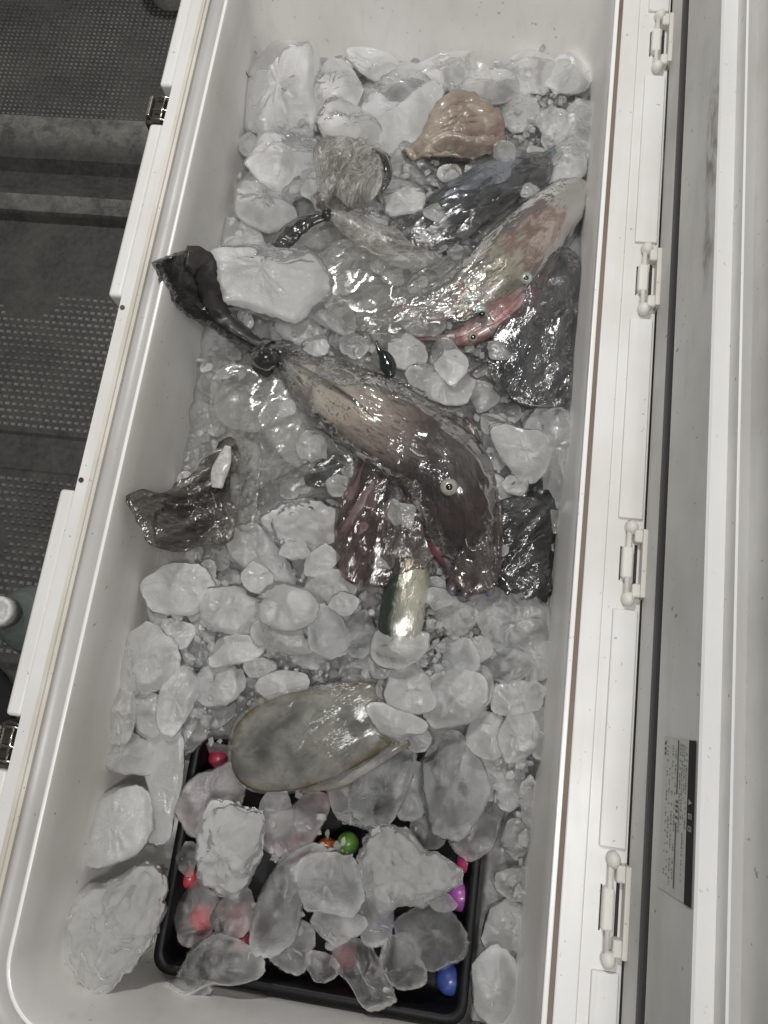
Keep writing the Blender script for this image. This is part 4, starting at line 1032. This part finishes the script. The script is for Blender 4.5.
# --- small crumpled bag with dark loop and tie, far left of centre
b = thing('plastic_bag', 'small crumpled bag with a dark loop and a short dark tied tail', 'plastic bag', at_p(345, 200, 0))
o = sheet('bag_top', [(314,148),(324,140),(340,142),(356,139),(374,150),(388,158),(390,178),(382,192),(368,204),(350,208),(334,200),(326,206),(318,196),(316,170)], M['film_matte'], b, 22, 14, .008, 42, 6, ang=1.2)
sheet('bag_lining', [(322,152),(345,148),(370,160),(378,178),(366,192),(345,198),(328,192)], M['film_spot'], b, 17, 8, .006, 50, 3)
tube('dark_loop', [(372,150,3,34),(383,158,4.5,36),(387,170,5,36),(386,182,4,34),(381,192,2.5,30)], M['film_strap'], b, .6, 24, 12, .0006, 200, 1)
tube('neck', [(318,196,7,22),(322,206,7,24),(327,213,6,26)], M['film_ink'], b, .7, 16, 16, .001, 150, 2)
ball('knot', 327, 215, 7.5, 26, M['film_strap'], b, (1,1,.8))
tube('bag_tail', [(324,215,5,27),(310,220,7,26),(297,228,9,24),(286,238,10,22),(280,247,8,20)], M['film_strap'], b, .35, 30, 18, .0018, 170, 4, ridge=.4)
tube('bag_body', [(330,214,5,26),(345,222,9,22),(370,235,15,18),(400,250,17,14),(425,256,14,10),(442,256,6,8)], M['film_matte'], b, .5, 50, 30, .002, 60, 7, ridge=.3)
# --- main big tied bag with cuttlefish
q4 = thing('cuttlefish', 'ink stained cuttlefish with dark head and round eye inside the big tied bag', 'cuttlefish', at_p(400, 430, 0))
tube('mantle', [(286,357,5,18),(303,370,13,20),(326,388,22,24),(354,407,28,28),(384,426,31,30),(412,444,32,30),(434,458,28,28)], M['mantle'], q4, .55, 70, 36, .0025, 40, 3)
tube('head', [(424,446,26,27),(444,462,31,30),(458,484,29,32),(464,506,27,29),(466,526,24,24),(468,544,17,18),(470,556,6,12)], M['darkhead'], q4, .6, 60, 32, .003, 55, 4)
for ka, (ax_, ay_, bx_, by_) in enumerate(((478,560,492,604),(468,572,470,606),(488,548,512,590),(458,566,452,600),(482,556,500,580))):
    tube('arm', [(462+ka*3,535,8,20),(ax_-3,ay_-10,7.5,20),(ax_,ay_+6,6.5,16),((ax_+bx_)/2+(-1)**ka*4,(ay_+by_)/2+8,5,13),(bx_,by_,1.6,9)], M['darkhead'] if ka % 2 else M['arm_grey'], q4, .8, 40, 14, .0014, 110, ka)
tube('arm', [(440,500,8,24),(430,520,9,24),(436,545,8,22),(452,570,6,18),(458,590,3,12)], M['darkhead'], q4, .8, 30, 14, .0012, 90, 6)
tube('arm', [(400,465,13,24),(396,490,14,24),(404,515,12,22),(420,535,9,18),(430,560,5,12)], M['darkhead'], q4, .7, 36, 16, .002, 70, 8)
eye(449, 487, 9, 58, q4, 'eye_pale', .42)
q5 = thing('cuttlefish', 'purple brown cuttlefish body left of the dark head in the big tied bag', 'cuttlefish', at_p(365, 520, 0))
tube('mantle', [(388,452,17,14),(378,472,22,16),(369,500,24,16),(362,530,23,14),(356,560,19,8),(350,582,9,2)], M['purple'], q5, .6, 56, 30, .004, 50, 5)
tube('tentacle', [(400,500,9,20),(415,520,9,22),(432,535,8,18),(445,550,6,14)], M['purple'], q5, .8, 24, 14, .001, 90, 5)
b = thing('plastic_bag', 'big ink smeared bag tied with a knot, long striped tail reaching the left rim', 'plastic bag', at_p(360, 420, 0))
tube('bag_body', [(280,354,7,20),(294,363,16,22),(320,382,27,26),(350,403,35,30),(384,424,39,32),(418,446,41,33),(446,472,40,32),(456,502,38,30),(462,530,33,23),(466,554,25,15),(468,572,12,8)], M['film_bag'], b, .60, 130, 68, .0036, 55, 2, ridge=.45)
sheet('bag_fold', [(462,418),(478,436),(492,470),(500,505),(502,545),(496,585),(472,596),(452,580),(462,545),(474,510),(470,470)], M['film_dark2'], b, 28, 8, .009, 60, 19, ang=1.9)
sheet('bag_fold', [(296,400),(318,396),(345,430),(372,455),(352,470),(325,450),(305,425)], M['film_soft'], b, 20, 8, .006, 60, 29, ang=-.6)
tube('knot', [(256,350,7,20),(262,352,13,22),(268,356,13,24),(278,354,8,24),(286,356,7,22)], M['film_strap'], b, .8, 30, 20, .003, 130, 3)
tube('knot_stub', [(262,356,9,22),(263,366,11,20),(260,373,9,18)], M['latch_matte'], b, .6, 12, 16, .0012, 200, 5)
tube('bag_tail', [(270,352,6,24),(250,342,7,26),(228,326,9,32),(206,308,14,46),(190,290,18,70),(179,272,18,95),(172,256,19,112)], M['film_strap'], b, .28, 70, 34, .0028, 90, 6, ridge=.6)
tube('tail_fold', [(262,346,4,28),(240,332,5,31),(222,316,7,40),(212,298,9,56),(206,278,10,80),(200,264,14,98),(186,257,12,112)], M['latch_matte'], b, .3, 60, 22, .002, 120, 9, ridge=.6)
sheet('bag_side', [(345,470),(372,448),(420,462),(440,500),(440,545),(418,575),(380,588),(345,580),(335,540),(338,495)], M['film_dark2'], b, 22, 9, .005, 50, 9, ang=1.4)
for kk, (pa, pb) in enumerate((((284,352),(462,418)),((288,350),(440,398)),((290,360),(400,440)),((284,362),(330,430)))):
    mid = ((pa[0]+pb[0])/2+3, (pa[1]+pb[1])/2-4)
    tube('bag_crease', [(pa[0],pa[1],1.2,30),(mid[0],mid[1],2.2,[30,24,52,34][kk]),(pb[0],pb[1],.8,[26,14,48,22][kk])], M['film_ink'], b, .9, 50, 8, .0004, 90, kk)
# --- small dark things in and beside the bags
o = tube('fish', [(306,480,6,6),(322,475,13,10),(338,468,14,12),(352,462,8,8)], M['glossblack'], None, .6, 30, 22, .001, 70, 3)
tag(o, 'glossy black fish head poking out left of the big bag', 'fish')
sheet('bag_film', [(270,480),(300,462),(330,455),(360,452),(350,480),(320,494),(290,498)], M['film'], None, 14, 8, .004, 70, 3)
bpy.context.scene.collection.objects[-1].name = 'plastic_film'
tag(C.objects[-1], 'narrow clear film lying over the glossy black fish head', 'plastic film')
o = tube('fish_scrap', [(376,341,1,36),(379,350,2,36),(385,357,6,34),(389,368,7,32),(391,377,3,30)], M['glossblack'], None, .5, 26, 16, .0015, 110, 3)
tag(o, 'small shiny black fin tip sticking up left of the round cloudy lump', 'fish fin')
o = tube('fish', [(410,562,19,16),(408,580,21,18),(404,602,22,18),(400,626,22,16),(396,650,20,12)], M['silver_fish'], None, .6, 50, 30, .0008, 80, 3)
tag(o, 'silver fish with dark green side poking from the ice, its near end iced over', 'fish')
# --- left inky bag
b = thing('plastic_bag', 'inky dark bag slumped against the left wall with a pale flap', 'plastic bag', at_p(185, 500, 0))
sheet('bag_body', [(131,500),(145,493),(165,495),(185,482),(205,465),(222,445),(238,442),(240,465),(232,490),(240,520),(232,545),(205,548),(190,552),(165,551),(152,545),(140,522)], M['film_ink'], b, 24, 3, .013, 58, 3, lean=(190, .9), ang=.65)
sheet('bag_body', [(160,500),(185,490),(205,475),(228,455),(232,480),(228,520),(205,545),(170,546),(155,530)], M['film_dark'], b, 4, 4, .010, 52, 13, ang=.65)
sheet('bag_rim', [(129,498),(140,492),(160,494),(172,502),(160,515),(155,535),(158,550),(148,540),(138,520),(132,508)], M['film_spot'], b, 34, 5, .004, 80, 7, lean=(190, .9))
o = tube('pale_flap', [(228,446,3,50),(224,460,7,50),(219,474,8,46),(217,488,5,42)], M['white_fl'], None, .45, 24, 16, .001, 90, 2)
o.name = 'squid_tentacle'; tag(o, 'short pale piece of tentacle lying on the inky left bag', 'tentacle')
o = sheet('plastic_film', [(212,380),(240,362),(280,378),(320,400),(335,430),(325,460),(300,470),(260,490),(255,530),(235,525),(240,480),(222,450),(212,420)], M['film_soft'], None, 14, 10, .004, 40, 21)
tag(o, 'loose clear film between the inky left bag and the big tied bag', 'plastic film')
o = lump(outline(300, 425, 40, 46, -20, rI, .1), 'C', .004, label='large smooth cloudy lump under the loose film left of the big tied bag', group=GI, rnd=rI)
o = lump(outline(240, 408, 26, 24, 10, rI, .14), 'G', .004, label='grey lump under the near left part of the loose film', group=GI, rnd=rI)
o = lump(outline(235, 470, 26, 40, 10, rI, .14), 'G', -.004, label='tall grey lump behind the inky left bag', group=GI, rnd=rI)
# --- black tangled bag bottom right of the heap
b = thing('plastic_bag', 'black tangled wet bag of tentacles by the right wall', 'plastic bag', at_p(520, 550, 0))
sheet('bag_body', [(478,520),(495,505),(520,498),(545,505),(552,530),(548,560),(550,590),(530,600),(505,596),(490,575),(480,550)], M['film_dark'], b, 12, 10, .007, 60, 31)
tube('tentacle', [(485,525,7,10),(500,545,8,12),(510,570,8,10),(525,590,7,8),(540,595,4,6)], M['glossblack'], b, .7, 40, 14, .002, 110, 3)
tube('tentacle', [(535,500,5,8),(530,525,7,10),(520,548,8,10),(528,572,6,8),(545,580,4,6)], M['grey_sq'], b, .7, 40, 14, .002, 110, 6)
tube('tentacle', [(495,505,5,8),(512,520,6,12),(535,535,6,10),(548,555,5,6)], M['glossblack'], b, .7, 40, 14, .002, 110, 8)
sheet('bag_base', [(470,500),(500,480),(545,480),(560,530),(560,580),(540,606),(500,606),(478,570)], M['glossblack'], b, 0, 4, .004, 50, 15)
ball('gold_glint_blob', 481, 511, 4.5, 34, M['goldf'] if 'goldf' in M else M['eye_ring'], b, (.7,1.3,.5))  # a glint of light modelled as a small gold blob
# --- fillet in a clear bag at the far edge of the tray
t = thing('fillet', 'big beige translucent fillet in tight clear film on the far edge of the tray', 'fish fillet', at_p(312, 740, 10))
o = sheet('flesh', [(233,752),(236,732),(248,714),(270,700),(300,692),(335,686),(372,685),(378,700),(384,720),(395,738),(382,750),(360,762),(335,776),(305,786),(270,790),(246,784),(236,770)], M['fillet'], t, 12, 3, .005, 34, 5, th=.003, ang=-.3)
sheet('film', [(229,752),(233,728),(246,709),(268,696),(300,688),(336,683),(374,683),(384,698),(390,720),(402,740),(384,756),(360,768),(335,782),(305,791),(268,794),(243,787),(232,772)], M['film_clearfit'] if 'film_clearfit' in M else M['film_fit'], t, 14, 5, .0045, 30, 6)
tube('film_fold', [(300,790,3,8),(340,782,5,12),(365,768,5,14),(388,752,6,14),(408,740,5,12)], M['film_brown'] if 'film_brown' in M else M['beige_fl'], t, .5, 40, 14, .0012, 120, 4)

# ================================================================== COLOURED BALLS IN THE TRAY
BALLS = [('orange',(.85,.20,.03),327,849,10,'bright orange ball touching the green one in the tray'),
 ('green',(.16,.42,.04),348,843,10,'green ball right of the orange one in the tray'),
 ('pink',(.85,.05,.28),468,862,10,'small hot pink ball near the right tray wall'),
 ('magenta',(.55,.10,.55),461,897,12,'shiny magenta and violet ball right of the crusted clump'),
 ('blue',(.05,.12,.55),450,980,12,'blue ball near the right hand near corner of the tray'),
 ('red',(.75,.04,.07),342,955,11,'red ball under the long ice lump at the near wall'),
 ('violet',(.14,.06,.42),386,925,11,'dark violet ball between two dark glassy ice lumps'),
 ('red',(.72,.03,.04),243,938,9,'red ball peeking out below the left pink tinged lumps'),
 ('red',(.70,.04,.06),190,878,9,'red ball at the left tray wall above the oval pink lump'),
 ('crimson',(.72,.05,.12),218,758,9,'crimson ball in the far left corner of the tray'),
 ('red',(.70,.05,.07),238,914,12,'red ball beneath the pink tinged lump in the tray'),
 ('red',(.66,.05,.08),203,918,12,'red ball beneath the oval pink lump at the left tray wall'),
 ('red',(.70,.06,.10),326,796,8,'red ball half hidden behind the fillet edge'),
 ('rose',(.66,.10,.16),222,822,14,'rose coloured ball under the far left pink tinged ice'),
 ('rose',(.60,.14,.16),300,848,12,'rose coloured ball beneath the slanting pinkish slab'),
 ('wine',(.30,.05,.16),478,848,10,'wine red ball beneath the leaning clear lump')]
for nm, col, px, py, r, lab in BALLS:
    if nm+'_ball' not in M:
        k = N(nm+'_ball_skin'); nz = k.noise(60, 4, .6)
        alt = (.12,.05,.5) if nm == 'magenta' else tuple(v*.55 for v in col)
        col = tuple(.50*c_+.02 for c_ in col)
        M[nm+'_ball'] = k.done(k.bsdf(Base_Color=k.mix(k.rng(nz, .42, .6, 0, 1), col, alt), Roughness=.35, Coat_Weight=.3, Normal=k.bump(k.noise(350,3,.6), .2, .001)))
    o = ball('ball', px, py, r, 0, M[nm+'_ball'], None, (1,1,.92), zabs=-.160 if nm not in ('orange','green') else -.142)
    tag(o, lab, 'ball', 'coloured balls in the black tray')

# ================================================================== THINGS ON THE DECK
t = thing('bottle', 'pale green plastic bottle with white cap standing left of the cooler', 'bottle', tuple(onz(-14, 622, ZF)[:2])+(ZF,))
k = N('bottle_plastic'); M['bottle'] = k.done(k.bsdf(Base_Color=(.34,.39,.37,1), Roughness=.22, Transmission_Weight=.55, IOR=1.35, Normal=k.bump(k.noise(60,3), .5, .004)))
def lathe(name, prof, mat, parent, n=40):
    V = []; Fc = []
    for r, z in prof:
        for k_ in range(n): V.append((r*math.cos(2*math.pi*k_/n), r*math.sin(2*math.pi*k_/n), z))
    for j in range(len(prof)-1):
        for k_ in range(n): Fc.append((j*n+k_, j*n+(k_+1)%n, (j+1)*n+(k_+1)%n, (j+1)*n+k_))
    Fc.append(tuple(range(n))[::-1]); Fc.append(tuple((len(prof)-1)*n+i for i in range(n)))
    return obj(name, V, Fc, mat, parent)
lathe('bottle_body', [(.030,0),(.046,.004),(.048,.02),(.045,.05),(.048,.08),(.046,.11),(.048,.14),(.040,.17),(.026,.195),(.015,.21),(.0145,.222)], M['bottle'], t)
lathe('bottle_cap', [(.0155,.214),(.0185,.214),(.0185,.232),(.017,.236),(.012,.2365),(.011,.2345)], M['white_cap'], t)
cb = onz(2, 612, ZF+.225); t.location = (cb.x, cb.y, ZF)
bm = bmesh.new(); c = onz(-20, 712, ZF); bmesh.ops.create_icosphere(bm, subdivisions=4, radius=.07)
for v in bm.verts:
    v.co *= 1+.25*noise.noise(v.co*30); v.co.z = abs(v.co.z)*.8; v.co.x *= .8
o = bobj('bin_bag', bm, M['black_cloth'], None, True); o.location = c; tag(o, 'crumpled black bag on the deck between the bottle and the near latch', 'bag')
bm = bmesh.new(); c = onz(176, -6, ZF); bmesh.ops.create_cone(bm, segments=32, radius1=.045, radius2=.058, depth=.10, cap_ends=True)
bmesh.ops.translate(bm, vec=(0,0,.05), verts=bm.verts)
o = bobj('tub', bm, M['pale_foam'], None, False, .006, 3); o.location = c; tag(o, 'small pale tub on the deck at the top edge beside the cooler', 'tub')
bm = bmesh.new(); c = onz(668, 2, -.05); cyl(bm, (0,-.05,0), (0,.06,0), .008)
o = bobj('rope', bm, M['green'], None, True); o.location = c; tag(o, 'short bit of green rope between flange and lid at the far end', 'rope')
# strand on the far left wall and one on the floor of the box
def strand(pts, name, lab, r=.0006):
    cu = bpy.data.curves.new(name, 'CURVE'); cu.dimensions = '3D'; cu.bevel_depth = r; sp = cu.splines.new('NURBS'); sp.points.add(len(pts)-1)
    for q, p in zip(sp.points, pts): q.co = (*p, 1)
    sp.use_endpoint_u = True; cu.materials.append(M['fiber'])
    dg = bpy.context.evaluated_depsgraph_get(); tmp = bpy.data.objects.new('tmp', cu); C.objects.link(tmp); dg.update()
    me = bpy.data.meshes.new_from_object(tmp.evaluated_get(dg)); bpy.data.objects.remove(tmp)
    o = bpy.data.objects.new(name, me); C.objects.link(o); center(o); tag(o, lab, 'hair'); return o
strand([onz(230,4,-.02), onz(231,26,-.035), onz(236,52,-.06), onz(246,72,-.075), onz(252,84,-.09)], 'hair', 'thin dark hair stuck to the inner wall at the far left', .0005)
strand([onz(108,1019,-.208), onz(118,1014,-.208), onz(130,1015,-.208), onz(134,1018,-.208)], 'hair', 'thin dark hair on the white bottom below the tray', .0006)

# small dirt flecks and scuffs on the liner, moulded into the look of the used box
def wall_pt(px, py):
    lo, hi = -.20, 0.0
    for _ in range(40):
        z = (lo+hi)/2
        if onz(px, py, z).x > XL+.0035+max(0, -z-.006)*.085: lo = z
        else: hi = z
    return onz(px, py, z)
rd = random.Random(4)
for px, py, l, wd in ((170,400,.006,.0022),(168,428,.010,.0006),(141,352,.006,.0012),(93,645,.008,.0006),(107,690,.007,.0008),(47,918,.006,.0009),(36,890,.005,.0007),(206,146,.004,.0010),(151,350,.004,.0008),(150,240,.004,.0006)):
    p = wall_pt(px, py); bm = bmesh.new(); bmesh.ops.create_icosphere(bm, subdivisions=2, radius=1.0)
    bmesh.ops.scale(bm, vec=(.0005, l/2, wd), verts=bm.verts)
    for v in bm.verts: v.co *= 1+.3*noise.noise(v.co*900)
    o = bobj('dirt_fleck', bm, M['fiber'], None, True); o.location = p; P(o)
